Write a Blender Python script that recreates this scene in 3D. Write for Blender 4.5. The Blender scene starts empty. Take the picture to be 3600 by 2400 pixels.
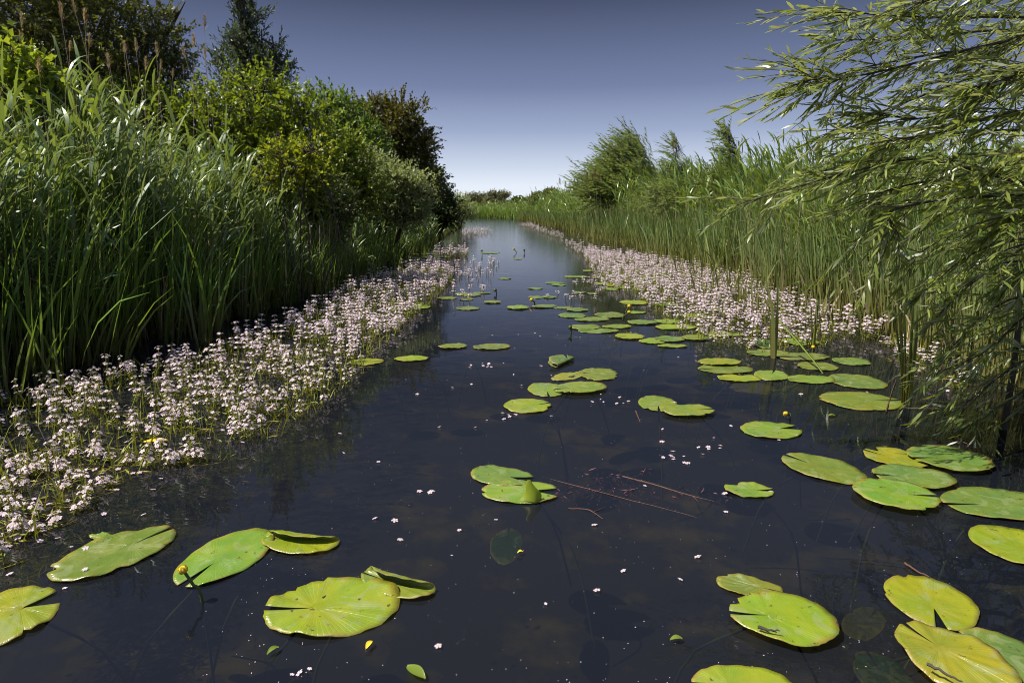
import bpy, math, random
import numpy as np
from mathutils import Vector
R = math.radians
rng = np.random.default_rng(7)
random.seed(7)
sc = bpy.context.scene
COL = sc.collection
PI = math.pi

# ------------------------------------------------------------------ camera
H = 1.0                      # eye height above the water
FPX = 2200.0                 # 22 mm on 36 mm, in pixels of the 3600 px photograph
HORIZ = 726.0
PITCH = math.atan((1200 - HORIZ) / FPX)
cp, sp = math.cos(PITCH), math.sin(PITCH)
cam_d = bpy.data.cameras.new('camera')
cam_d.lens = 22; cam_d.sensor_width = 36; cam_d.clip_end = 6000; cam_d.clip_start = 0.05
cam = bpy.data.objects.new('camera', cam_d); COL.objects.link(cam)
cam.location = (0, 0, H); cam.rotation_euler = (PI / 2 - PITCH, 0, 0)
sc.camera = cam
sc.view_settings.view_transform = 'Standard'; sc.view_settings.look = 'None'
sc.view_settings.gamma = 1; sc.view_settings.exposure = 0.5

def ray(x, y):
    r, u = (x - 1800) / FPX, (1200 - y) / FPX
    return np.array([r, cp + sp * u, -sp + cp * u])
def G(x, y, z=0.0):          # where the photo's pixel meets the level z
    d = ray(x, y); t = (z - H) / d[2]
    return np.array([d[0] * t, d[1] * t, z])
def W(x, y, Y):              # where the photo's pixel is at Y metres ahead
    d = ray(x, y); t = Y / d[1]
    return np.array([0, 0, H]) + d * t
S = 3600 / 2352
def P(x, y, Y): return W(x * S, y * S, Y)

# ------------------------------------------------------------------ materials
def nodes(m):
    m.use_nodes = True
    nt = m.node_tree; nt.nodes.clear()
    def N(t, **k):
        n = nt.nodes.new(t)
        for a, b in k.items():
            if a in n.inputs.keys(): n.inputs[a].default_value = b
            else: setattr(n, a, b)
        return n
    return nt, N, nt.links.new
def c4(c): return (*c, 1.0)
def mixc(N, L, fac, a, b, bt='MIX'):
    n = N('ShaderNodeMix', data_type='RGBA', blend_type=bt)
    for s, v in ((0, fac), (6, a), (7, b)):
        if hasattr(v, 'is_output'): L(v, n.inputs[s])
        else: n.inputs[s].default_value = v if s == 0 else c4(v)
    return n.outputs[2]
def leaf_mat(name, c1, c2, trans=0.3, rough=0.42, back=None, tcol=None, spec=0.5, lowz=None):
    if max(c2) < .3: c1 = tuple(q * .95 for q in c1); c2 = tuple(q * 1.75 for q in c2)
    m = bpy.data.materials.new(name); nt, N, L = nodes(m)
    g = N('ShaderNodeNewGeometry')
    col = mixc(N, L, g.outputs['Random Per Island'], c1, c2)
    if lowz:                  # dead brown sheaths towards the foot of the plant
        sx = N('ShaderNodeSeparateXYZ'); L(g.outputs['Position'], sx.inputs[0])
        mr = N('ShaderNodeMapRange'); mr.inputs[1].default_value = lowz[0]; mr.inputs[2].default_value = lowz[1]
        mr.inputs[3].default_value = 0.85; mr.inputs[4].default_value = 0
        L(sx.outputs[2], mr.inputs[0])
        col = mixc(N, L, mr.outputs[0], col, lowz[2])
    if back: col = mixc(N, L, g.outputs['Backfacing'], col, back)
    p = N('ShaderNodeBsdfPrincipled', Roughness=rough); p.inputs['Specular IOR Level'].default_value = spec
    L(col, p.inputs['Base Color'])
    t = N('ShaderNodeBsdfTranslucent')
    tc = mixc(N, L, 0.6, col, tcol or (c2[0] * 1.7, c2[1] * 1.5, c2[2] * .5))
    L(tc, t.inputs[0])
    mx = N('ShaderNodeMixShader'); mx.inputs[0].default_value = trans
    L(p.outputs[0], mx.inputs[1]); L(t.outputs[0], mx.inputs[2])
    o = N('ShaderNodeOutputMaterial'); L(mx.outputs[0], o.inputs[0])
    return m
def plain_mat(name, c1, c2, rough=0.7, scale=20.0, spec=0.3):
    m = bpy.data.materials.new(name); nt, N, L = nodes(m)
    tc = N('ShaderNodeTexCoord'); n = N('ShaderNodeTexNoise', Scale=scale, Detail=4.0)
    L(tc.outputs['Object'], n.inputs['Vector'])
    col = mixc(N, L, n.outputs[0], c1, c2)
    p = N('ShaderNodeBsdfPrincipled', Roughness=rough); p.inputs['Specular IOR Level'].default_value = spec
    L(col, p.inputs['Base Color'])
    o = N('ShaderNodeOutputMaterial'); L(p.outputs[0], o.inputs[0])
    return m
M = {}
M['bark'] = plain_mat('bark', (.035, .028, .022), (.09, .075, .06), .85, 30)
M['twig'] = plain_mat('twig_bark', (.05, .04, .025), (.13, .10, .06), .7, 40)
M['haw'] = leaf_mat('hawthorn_leaf', (.045, .06, .012), (.09, .105, .02), .3, .45)
M['haw2'] = leaf_mat('olive_hawthorn_leaf', (.05, .056, .012), (.095, .092, .02), .25, .5)
M['tall'] = leaf_mat('dark_sallow_leaf', (.025, .05, .025), (.06, .085, .04), .2, .35, back=(.10, .13, .09))
M['bright'] = leaf_mat('bright_leaf', (.07, .12, .012), (.15, .20, .02), .35, .42)
M['mid'] = leaf_mat('mid_green_leaf', (.045, .095, .015), (.10, .16, .03), .3, .42)
M['lime'] = leaf_mat('lime_leaf', (.10, .16, .012), (.17, .22, .025), .4, .4)
M['yellow'] = leaf_mat('yellow_green_leaf', (.17, .24, .012), (.31, .36, .025), .4, .45)
M['sallow'] = leaf_mat('silver_sallow_leaf', (.12, .17, .045), (.18, .22, .075), .38, .34, back=(.40, .43, .28), spec=.8)
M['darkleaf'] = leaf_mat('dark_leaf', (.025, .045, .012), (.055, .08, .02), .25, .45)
M['will'] = leaf_mat('willow_leaf', (.055, .10, .012), (.165, .20, .032), .42, .38, back=(.34, .38, .25), spec=.9)
M['will2'] = leaf_mat('willow_scrub_leaf', (.09, .14, .03), (.15, .20, .05), .36, .33, back=(.24, .30, .17))
M['cat'] = leaf_mat('cattail_blade', (.045, .105, .018), (.11, .18, .03), .3, .36, lowz=(.05, .45, (.10, .075, .035)))
M['catR'] = leaf_mat('cattail_blade_sunny', (.07, .13, .045), (.15, .19, .06), .25, .36, lowz=(.02, .5, (.26, .22, .07)))
M['reed'] = leaf_mat('reed_leaf', (.06, .125, .03), (.14, .19, .055), .3, .4, spec=.6)
M['reedB'] = leaf_mat('broad_reed_leaf', (.07, .12, .05), (.14, .185, .085), .25, .46, spec=.5)
M['reedR'] = leaf_mat('reed_leaf_sunny', (.075, .15, .03), (.16, .22, .05), .3, .36, spec=.6)
M['stem'] = leaf_mat('reed_stem', (.10, .12, .04), (.20, .17, .08), .0, .5)
M['dead'] = leaf_mat('dead_stem', (.14, .10, .06), (.26, .20, .13), .0, .7)
M['plume'] = leaf_mat('reed_plume', (.26, .19, .13), (.42, .33, .24), .3, .8)
M['plumeR'] = leaf_mat('young_reed_plume', (.20, .09, .08), (.30, .16, .13), .3, .8)
M['vstem'] = leaf_mat('violet_stem', (.20, .23, .02), (.32, .33, .04), .2, .5)
M['petal'] = leaf_mat('violet_petal', (.68, .50, .59), (.85, .71, .77), .3, .6, tcol=(.8, .7, .8))
M['eye'] = leaf_mat('violet_eye', (.75, .5, .04), (.8, .6, .1), .0, .6)
M['weed'] = leaf_mat('water_weed', (.10, .085, .010), (.19, .165, .02), .2, .6)
M['subweed'] = leaf_mat('submerged_leaf', (.05, .045, .008), (.09, .075, .012), .2, .7)
M['purple'] = leaf_mat('purple_weed', (.07, .025, .04), (.14, .05, .06), .1, .6)
M['bud'] = plain_mat('bud_yellow', (.75, .48, .02), (.8, .6, .05), .45, 60)
M['budgreen'] = plain_mat('bud_green', (.06, .10, .02), (.14, .18, .03), .45, 60)
M['stalk'] = plain_mat('lily_stalk', (.05, .07, .015), (.10, .12, .03), .45, 30)
M['stick'] = plain_mat('red_brown_stick', (.07, .03, .025), (.13, .07, .045), .6, 40)
M['grass'] = leaf_mat('bank_grass', (.07, .10, .02), (.15, .16, .04), .25, .5)
M['far'] = leaf_mat('far_leaf', (.05, .075, .025), (.10, .12, .04), .25, .55)
M['far2'] = leaf_mat('far_grey_leaf', (.08, .095, .06), (.13, .14, .085), .2, .55)

def pad_material():
    m = bpy.data.materials.new('lily_pad_leaf'); nt, N, L = nodes(m)
    oi = N('ShaderNodeObjectInfo'); uv = N('ShaderNodeUVMap'); sx = N('ShaderNodeSeparateXYZ'); L(uv.outputs[0], sx.inputs[0])
    tc = N('ShaderNodeTexCoord')
    # side veins: angle around the leaf foot, forking towards the rim
    ang = sx.outputs[0]; rad = sx.outputs[1]
    mp = N('ShaderNodeCombineXYZ'); L(ang, mp.inputs[0])
    w = N('ShaderNodeTexWave', wave_type='BANDS', bands_direction='X', wave_profile='SIN'); w.inputs['Scale'].default_value = 3.6
    w.inputs['Distortion'].default_value = 1.2; w.inputs['Detail'].default_value = 2; w.inputs['Detail Scale'].default_value = .6
    L(mp.outputs[0], w.inputs['Vector'])
    pw = N('ShaderNodeMath', operation='POWER'); L(w.outputs['Fac'], pw.inputs[0]); pw.inputs[1].default_value = 12
    off = N('ShaderNodeVectorMath', operation='ADD'); L(tc.outputs['Object'], off.inputs[0])
    rr = N('ShaderNodeMath', operation='MULTIPLY'); L(oi.outputs['Random'], rr.inputs[0]); rr.inputs[1].default_value = 37
    L(rr.outputs[0], off.inputs[1])
    n1 = N('ShaderNodeTexNoise', Scale=9.0, Detail=3.0, Roughness=.55); L(off.outputs[0], n1.inputs['Vector'])
    n2 = N('ShaderNodeTexNoise', Scale=40.0, Detail=4.0, Roughness=.65); L(off.outputs[0], n2.inputs['Vector'])
    n3 = N('ShaderNodeTexNoise', Scale=16.0, Detail=5.0, Roughness=.6); L(off.outputs[0], n3.inputs['Vector'])
    base = oi.outputs['Color']
    yel = mixc(N, L, 1.0, base, (1.22, 1.05, .75), 'MULTIPLY')
    grn = mixc(N, L, 1.0, base, (.85, .95, 1.0), 'MULTIPLY')
    r1 = N('ShaderNodeMapRange'); r1.inputs[1].default_value = .38; r1.inputs[2].default_value = .66; L(n1.outputs[0], r1.inputs[0])
    col = mixc(N, L, r1.outputs[0], grn, yel)
    vm = N('ShaderNodeMath', operation='MULTIPLY'); L(pw.outputs[0], vm.inputs[0]); vm.inputs[1].default_value = .34
    col = mixc(N, L, vm.outputs[0], col, mixc(N, L, 1.0, base, (1.7, 1.4, 1.3), 'MULTIPLY'))
    n4 = N('ShaderNodeTexNoise', Scale=13.0, Detail=4.0, Roughness=.6, Distortion=1.2); L(off.outputs[0], n4.inputs['Vector'])
    r4 = N('ShaderNodeMapRange'); r4.inputs[1].default_value = .55; r4.inputs[2].default_value = .60; r4.inputs[4].default_value = .42; L(n4.outputs[0], r4.inputs[0])
    col = mixc(N, L, r4.outputs[0], col, (.30, .34, .15))
    # yellowing and brown rot at the rim, brown flecks
    ra = N('ShaderNodeMath', operation='MULTIPLY_ADD'); L(n3.outputs[0], ra.inputs[0]); ra.inputs[1].default_value = .55; L(rad, ra.inputs[2])
    rm = N('ShaderNodeMapRange'); rm.inputs[1].default_value = 1.17; rm.inputs[2].default_value = 1.33; L(ra.outputs[0], rm.inputs[0])
    col = mixc(N, L, rm.outputs[0], col, (.32, .24, .03))
    rm2 = N('ShaderNodeMapRange'); rm2.inputs[1].default_value = 1.31; rm2.inputs[2].default_value = 1.35; L(ra.outputs[0], rm2.inputs[0])
    col = mixc(N, L, rm2.outputs[0], col, (.10, .06, .025))
    sp_ = N('ShaderNodeMapRange'); sp_.inputs[1].default_value = .64; sp_.inputs[2].default_value = .69; L(n2.outputs[0], sp_.inputs[0])
    col = mixc(N, L, sp_.outputs[0], col, (.09, .06, .02))
    g = N('ShaderNodeNewGeometry')
    back = mixc(N, L, .5, col, (.30, .32, .03))
    col = mixc(N, L, g.outputs['Backfacing'], col, back)
    p = N('ShaderNodeBsdfPrincipled'); L(col, p.inputs['Base Color']); p.inputs['Specular IOR Level'].default_value = .75
    rg = N('ShaderNodeMapRange'); rg.inputs[1].default_value = .4; rg.inputs[2].default_value = .6; rg.inputs[3].default_value = .20; rg.inputs[4].default_value = .50
    L(n3.outputs[0], rg.inputs[0]); L(rg.outputs[0], p.inputs['Roughness'])
    bh = N('ShaderNodeMath', operation='MULTIPLY_ADD'); L(pw.outputs[0], bh.inputs[0]); bh.inputs[1].default_value = -.08; L(n3.outputs[0], bh.inputs[2])
    bp = N('ShaderNodeBump', Strength=.6, Distance=.006); L(bh.outputs[0], bp.inputs['Height']); L(bp.outputs[0], p.inputs['Normal'])
    t = N('ShaderNodeBsdfTranslucent'); L(mixc(N, L, 1.0, col, (1.5, 1.5, .6), 'MULTIPLY'), t.inputs[0])
    mx = N('ShaderNodeMixShader'); mx.inputs[0].default_value = .22; L(p.outputs[0], mx.inputs[1]); L(t.outputs[0], mx.inputs[2])
    o = N('ShaderNodeOutputMaterial'); L(mx.outputs[0], o.inputs[0])
    return m
M['pad'] = pad_material()

def water_material():
    m = bpy.data.materials.new('still_dark_water'); nt, N, L = nodes(m)
    tc = N('ShaderNodeTexCoord')
    mp = N('ShaderNodeMapping'); mp.inputs['Scale'].default_value = (2.2, 5.0, 1); L(tc.outputs['Object'], mp.inputs[0])
    n1 = N('ShaderNodeTexNoise', Scale=1.6, Detail=3.0, Roughness=.5, Distortion=.4); L(mp.outputs[0], n1.inputs['Vector'])
    mp2 = N('ShaderNodeMapping'); mp2.inputs['Scale'].default_value = (1, 1, 1); L(tc.outputs['Object'], mp2.inputs[0])
    n2 = N('ShaderNodeTexNoise', Scale=.5, Detail=2.0); L(mp2.outputs[0], n2.inputs['Vector'])
    patch = N('ShaderNodeMapRange'); patch.inputs[1].default_value = .35; patch.inputs[2].default_value = .65
    patch.inputs[3].default_value = .12; patch.inputs[4].default_value = 1.0; L(n2.outputs[0], patch.inputs[0])
    hm = N('ShaderNodeMath', operation='MULTIPLY'); L(n1.outputs[0], hm.inputs[0]); L(patch.outputs[0], hm.inputs[1])
    bp = N('ShaderNodeBump', Strength=.09, Distance=.02); L(hm.outputs[0], bp.inputs['Height'])
    fr = N('ShaderNodeFresnel', IOR=1.33); L(bp.outputs[0], fr.inputs['Normal'])
    # breeze ruffles the open reach; the near water lies sheltered and smooth
    gp_ = N('ShaderNodeNewGeometry'); sy = N('ShaderNodeSeparateXYZ'); L(gp_.outputs['Position'], sy.inputs[0])
    ry = N('ShaderNodeMapRange', interpolation_type='SMOOTHSTEP'); ry.inputs[1].default_value = 2.5; ry.inputs[2].default_value = 11; ry.inputs[3].default_value = .02; ry.inputs[4].default_value = .12
    L(sy.outputs[1], ry.inputs[0])
    gl = N('ShaderNodeBsdfGlossy'); L(ry.outputs[0], gl.inputs['Roughness']); L(bp.outputs[0], gl.inputs['Normal'])
    tr = N('ShaderNodeBsdfTransparent'); tr.inputs[0].default_value = (.62, .60, .42, 1)
    df = N('ShaderNodeBsdfDiffuse'); df.inputs[0].default_value = (.014, .017, .026, 1)
    m1 = N('ShaderNodeMixShader'); m1.inputs[0].default_value = .45; L(tr.outputs[0], m1.inputs[1]); L(df.outputs[0], m1.inputs[2])
    m2 = N('ShaderNodeMixShader'); L(fr.outputs[0], m2.inputs[0]); L(m1.outputs[0], m2.inputs[1]); L(gl.outputs[0], m2.inputs[2])
    o = N('ShaderNodeOutputMaterial'); L(m2.outputs[0], o.inputs[0])
    return m
M['water'] = water_material()
def ground_material():
    m = bpy.data.materials.new('bank_soil_and_grass'); nt, N, L = nodes(m)
    tc = N('ShaderNodeTexCoord'); g = N('ShaderNodeNewGeometry'); sx = N('ShaderNodeSeparateXYZ'); L(g.outputs['Position'], sx.inputs[0])
    n = N('ShaderNodeTexNoise', Scale=3.0, Detail=6.0); L(tc.outputs['Object'], n.inputs['Vector'])
    land = mixc(N, L, n.outputs[0], (.035, .04, .012), (.10, .10, .03))
    n2 = N('ShaderNodeTexNoise', Scale=3.0, Detail=5.0, Roughness=.6); L(tc.outputs['Object'], n2.inputs['Vector'])
    r = N('ShaderNodeMapRange'); r.inputs[1].default_value = .52; r.inputs[2].default_value = .68; L(n2.outputs[0], r.inputs[0])
    bed = mixc(N, L, r.outputs[0], (.012, .011, .008), (.095, .075, .016))
    fr = N('ShaderNodeMapRange'); fr.inputs[1].default_value = 62; fr.inputs[2].default_value = 75; L(sx.outputs[1], fr.inputs[0])
    land = mixc(N, L, fr.outputs[0], land, (.30, .23, .13))
    zz = N('ShaderNodeMapRange'); zz.inputs[1].default_value = -.05; zz.inputs[2].default_value = .05; L(sx.outputs[2], zz.inputs[0])
    col = mixc(N, L, zz.outputs[0], bed, land)
    p = N('ShaderNodeBsdfPrincipled', Roughness=.9); L(col, p.inputs['Base Color'])
    o = N('ShaderNodeOutputMaterial'); L(p.outputs[0], o.inputs[0])
    return m
M['ground'] = ground_material()

# ------------------------------------------------------------------ mesh helpers
class MB:
    """collects vertices and faces (any sizes) of ONE object"""
    def __init__(s): s.v = []; s.f = []; s.mi = []; s.n = 0
    def add(s, v, f, mi=0):
        v = np.asarray(v, dtype=np.float32).reshape(-1, 3); f = np.asarray(f, dtype=np.int64)
        if len(v) == 0: return
        s.v.append(v); s.f.append(f + s.n); s.mi.append(mi); s.n += len(v)
    def mesh(s, name, mats, smooth=True):
        me = bpy.data.meshes.new(name)
        V = np.concatenate(s.v)
        me.vertices.add(len(V)); me.vertices.foreach_set('co', V.ravel())
        lp = np.concatenate([f.ravel() for f in s.f]).astype(np.int32)
        tot = np.concatenate([np.full(len(f), f.shape[1], dtype=np.int32) for f in s.f])
        mi = np.concatenate([np.full(len(f), m, dtype=np.int32) for f, m in zip(s.f, s.mi)])
        st = np.concatenate([[0], np.cumsum(tot)[:-1]]).astype(np.int32)
        me.loops.add(len(lp)); me.loops.foreach_set('vertex_index', lp)
        me.polygons.add(len(tot)); me.polygons.foreach_set('loop_start', st)
        me.polygons.foreach_set('material_index', mi)
        me.polygons.foreach_set('use_smooth', np.full(len(tot), smooth, dtype=bool))
        for m in (mats if isinstance(mats, (list, tuple)) else [mats]): me.materials.append(M[m])
        me.update(calc_edges=True); me.validate()
        return me
def link(name, me, parent=None, loc=(0, 0, 0)):
    o = bpy.data.objects.new(name, me); COL.objects.link(o); o.location = loc
    if parent is not None: o.parent = parent
    return o
def tag(o, label=None, cat=None, group=None, kind=None):
    if label: o['label'] = label
    if cat: o['category'] = cat
    if group: o['group'] = group
    if kind: o['kind'] = kind
    return o
def empty(name, loc):
    o = bpy.data.objects.new(name, None); COL.objects.link(o); o.location = loc; o.empty_display_size = .1
    return o

def unit(a): return a / np.maximum(np.linalg.norm(a, axis=-1, keepdims=True), 1e-9)
def ribbons(p, az, th0, bend, length, width, nseg=4, prof='blade', twist=None, pw=1.4):
    """bent tapering strips; th = angle from straight up, az = heading of the bend"""
    n = len(p)
    t = np.linspace(0, 1, nseg + 1)
    th = th0[:, None] + bend[:, None] * t[None] ** pw
    step = (length / nseg)[:, None]
    dh = np.sin(th) * step; dz = np.cos(th) * step
    hh = np.concatenate([np.zeros((n, 1)), np.cumsum((dh[:, :-1] + dh[:, 1:]) / 2, 1)], 1)
    zz = np.concatenate([np.zeros((n, 1)), np.cumsum((dz[:, :-1] + dz[:, 1:]) / 2, 1)], 1)
    h = np.stack([np.cos(az), np.sin(az), np.zeros(n)], 1); z = np.array([0, 0, 1.0])
    c = p[:, None, :] + hh[..., None] * h[:, None, :] + zz[..., None] * z
    s = np.stack([-np.sin(az), np.cos(az), np.zeros(n)], 1)
    nrm = np.cos(th)[..., None] * h[:, None, :] - np.sin(th)[..., None] * z
    tw = np.zeros(n) if twist is None else twist
    tw = tw[:, None] * (0.35 + 0.65 * t[None])
    side = np.cos(tw)[..., None] * s[:, None, :] + np.sin(tw)[..., None] * nrm
    if prof == 'blade': w = np.minimum(1, (1 - t) / .45) ** .8
    elif prof == 'round': w = np.sin(PI * np.clip(t * .98 + .01, 0, 1)) ** .5
    else: w = np.sin(PI * np.clip(t * .93 + .07, 0, 1)) ** .8 * (1 - .25 * t)
    w = np.maximum(w, .04)
    off = side * (width[:, None] * w[None] / 2)[..., None]
    v = np.stack([c - off, c + off], 2).reshape(-1, 3)
    k = 2 * (nseg + 1)
    b = (np.arange(n) * k)[:, None] + (np.arange(nseg) * 2)[None]
    f = np.stack([b, b + 1, b + 3, b + 2], -1).reshape(-1, 4)
    return v, f
def tubes(paths, rad, k=4):
    """paths (n,s,3), rad (n,s)"""
    n, s, _ = paths.shape
    tg = unit(np.gradient(paths, axis=1))
    ref = np.where(np.abs(tg[..., 2:3]) > .8, np.array([1.0, 0, 0]), np.array([0, 0, 1.0]))
    a = unit(np.cross(tg, ref)); b = np.cross(tg, a)
    an = np.arange(k) * 2 * PI / k
    ring = a[:, :, None, :] * np.cos(an)[None, None, :, None] + b[:, :, None, :] * np.sin(an)[None, None, :, None]
    v = (paths[:, :, None, :] + ring * rad[:, :, None, None]).reshape(-1, 3)
    i = np.arange(n)[:, None, None] * s * k; j = np.arange(s - 1)[None, :, None] * k; q = np.arange(k)[None, None, :]
    q2 = (q + 1) % k
    f = np.stack([i + j + q, i + j + q2, i + j + k + q2, i + j + k + q], -1).reshape(-1, 4)
    return v, f
def curve(pts, s=8):
    """smooth path through points"""
    pts = np.asarray(pts, float); n = len(pts)
    q = np.concatenate([[2 * pts[0] - pts[1]], pts, [2 * pts[-1] - pts[-2]]])
    out = []
    for u in np.linspace(0, n - 1 - 1e-6, s):
        i = int(u); t = u - i; a, b, c, d = q[i:i + 4]
        out.append(.5 * (2 * b + (c - a) * t + (2 * a - 5 * b + 4 * c - d) * t * t + (3 * b - a - 3 * c + d) * t ** 3))
    return np.array(out)
def leaves(p, d, length, width, roll=None, droop=.0, six=False):
    """leaf blades at p heading d, mostly face up; folded along the midrib"""
    n = len(p); d = unit(d)
    side = np.cross(d, np.array([0, 0, 1.0])) + rng.normal(0, .35 if roll is None else roll, (n, 3))
    side = unit(side - (side * d).sum(1, keepdims=True) * d)
    nr = np.cross(side, d)
    L = length[:, None]; w = width[:, None]
    if not six:
        v = np.stack([p, p + d * L * .45 - side * w / 2 + nr * w * .18, p + d * L - nr * L * droop, p + d * L * .45 + side * w / 2 + nr * w * .18], 1)
        f = np.arange(n)[:, None] * 4 + np.array([0, 3, 2, 1])[None]
        fa = np.stack([f[:, 0], f[:, 1], f[:, 2]], 1); fb = np.stack([f[:, 0], f[:, 2], f[:, 3]], 1)
        return v.reshape(-1, 3), np.concatenate([fa, fb])
    a = p; m1 = p + d * L * .3 - nr * L * droop * .1; m2 = p + d * L * .68 - nr * L * droop * .5; e = p + d * L - nr * L * droop
    v = np.stack([a, m1 - side * w * .46, m1 + side * w * .46, m2 - side * w * .42, m2 + side * w * .42, e], 1)
    b = np.arange(n)[:, None] * 6
    tri = np.concatenate([b + [0, 2, 1], b + [3, 4, 5]]); quad = b + [1, 2, 4, 3]
    fq = np.concatenate([quad, np.concatenate([tri, tri[:, 2:]], 1)[:0]])
    return v.reshape(-1, 3), (fq, tri)
def addleaves(mb, r, mi=0):
    v, f = r
    if isinstance(f, tuple):
        s = mb.n; mb.add(v, f[0], mi); mb.f.append(f[1] + s); mb.mi.append(mi)
    else: mb.add(v, f, mi)
def rdir(n): return unit(rng.normal(0, 1, (n, 3)))
U = rng.uniform

# ------------------------------------------------------------------ setting
Lt = np.array([(-40, -3.1), (0, -3.1), (3.5, -3.0), (4.5, -2.85), (7.1, -2.4), (10, -2.3), (15, -2.2), (27, -2.5), (40, -2.9), (50, -3.9), (56, -5.5), (62, -9)])
Rt = np.array([(-40, 2.7), (2.7, 2.7), (4, 3.0), (5, 3.15), (7, 3.0), (9, 3.3), (12, 3.4), (16, 3.35), (24, 2.9), (33, 2.1), (43, 1.2), (50, .6), (54, -1.2), (58, -5.0), (62, -9.2)])
def left(Y): return np.interp(Y, Lt[:, 0], Lt[:, 1])
def right(Y): return np.interp(Y, Rt[:, 0], Rt[:, 1])
def gz(X, Y):
    ins = np.minimum(X - left(Y), right(Y) - X)
    ins = np.where(Y > 61.5, -2, ins)
    z = np.interp(ins, [-6, -1.5, -.5, .2, .8], [.35, .22, .10, -.30, -.55])
    return z
xs = np.unique(np.concatenate([np.linspace(-9, 9, 121), np.array([-2500, -800, -300, -120, -60, -30, -20, -14, -11, 11, 14, 20, 30, 60, 120, 300, 800, 2500.])]))
ys = np.unique(np.concatenate([np.linspace(-4, 66, 141), np.array([-2500, -600, -100, -39, -15, 75, 90, 130, 200, 400, 900, 2500, 4500.])]))
XX, YY = np.meshgrid(xs, ys); ZZ = gz(XX, YY)
ZZ = ZZ + .03 * np.sin(XX * 2.1 + YY * .7) * np.cos(YY * 1.3 - XX) * (np.abs(XX) < 12)
V = np.stack([XX, YY, ZZ], -1).reshape(-1, 3)
nx, ny = len(xs), len(ys)
ii = (np.arange(ny - 1)[:, None] * nx + np.arange(nx - 1)[None]).ravel()
mb = MB(); mb.add(V, np.stack([ii, ii + 1, ii + nx + 1, ii + nx], 1))
tag(link('ground', mb.mesh('ground', 'ground')), kind='structure')
mb = MB()
mb.add([(-11, -38, 0), (11, -38, 0), (11, 62.5, 0), (-11, 62.5, 0)], [[0, 1, 2, 3]])
tag(link('water', mb.mesh('water', 'water', False)), kind='structure')

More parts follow.
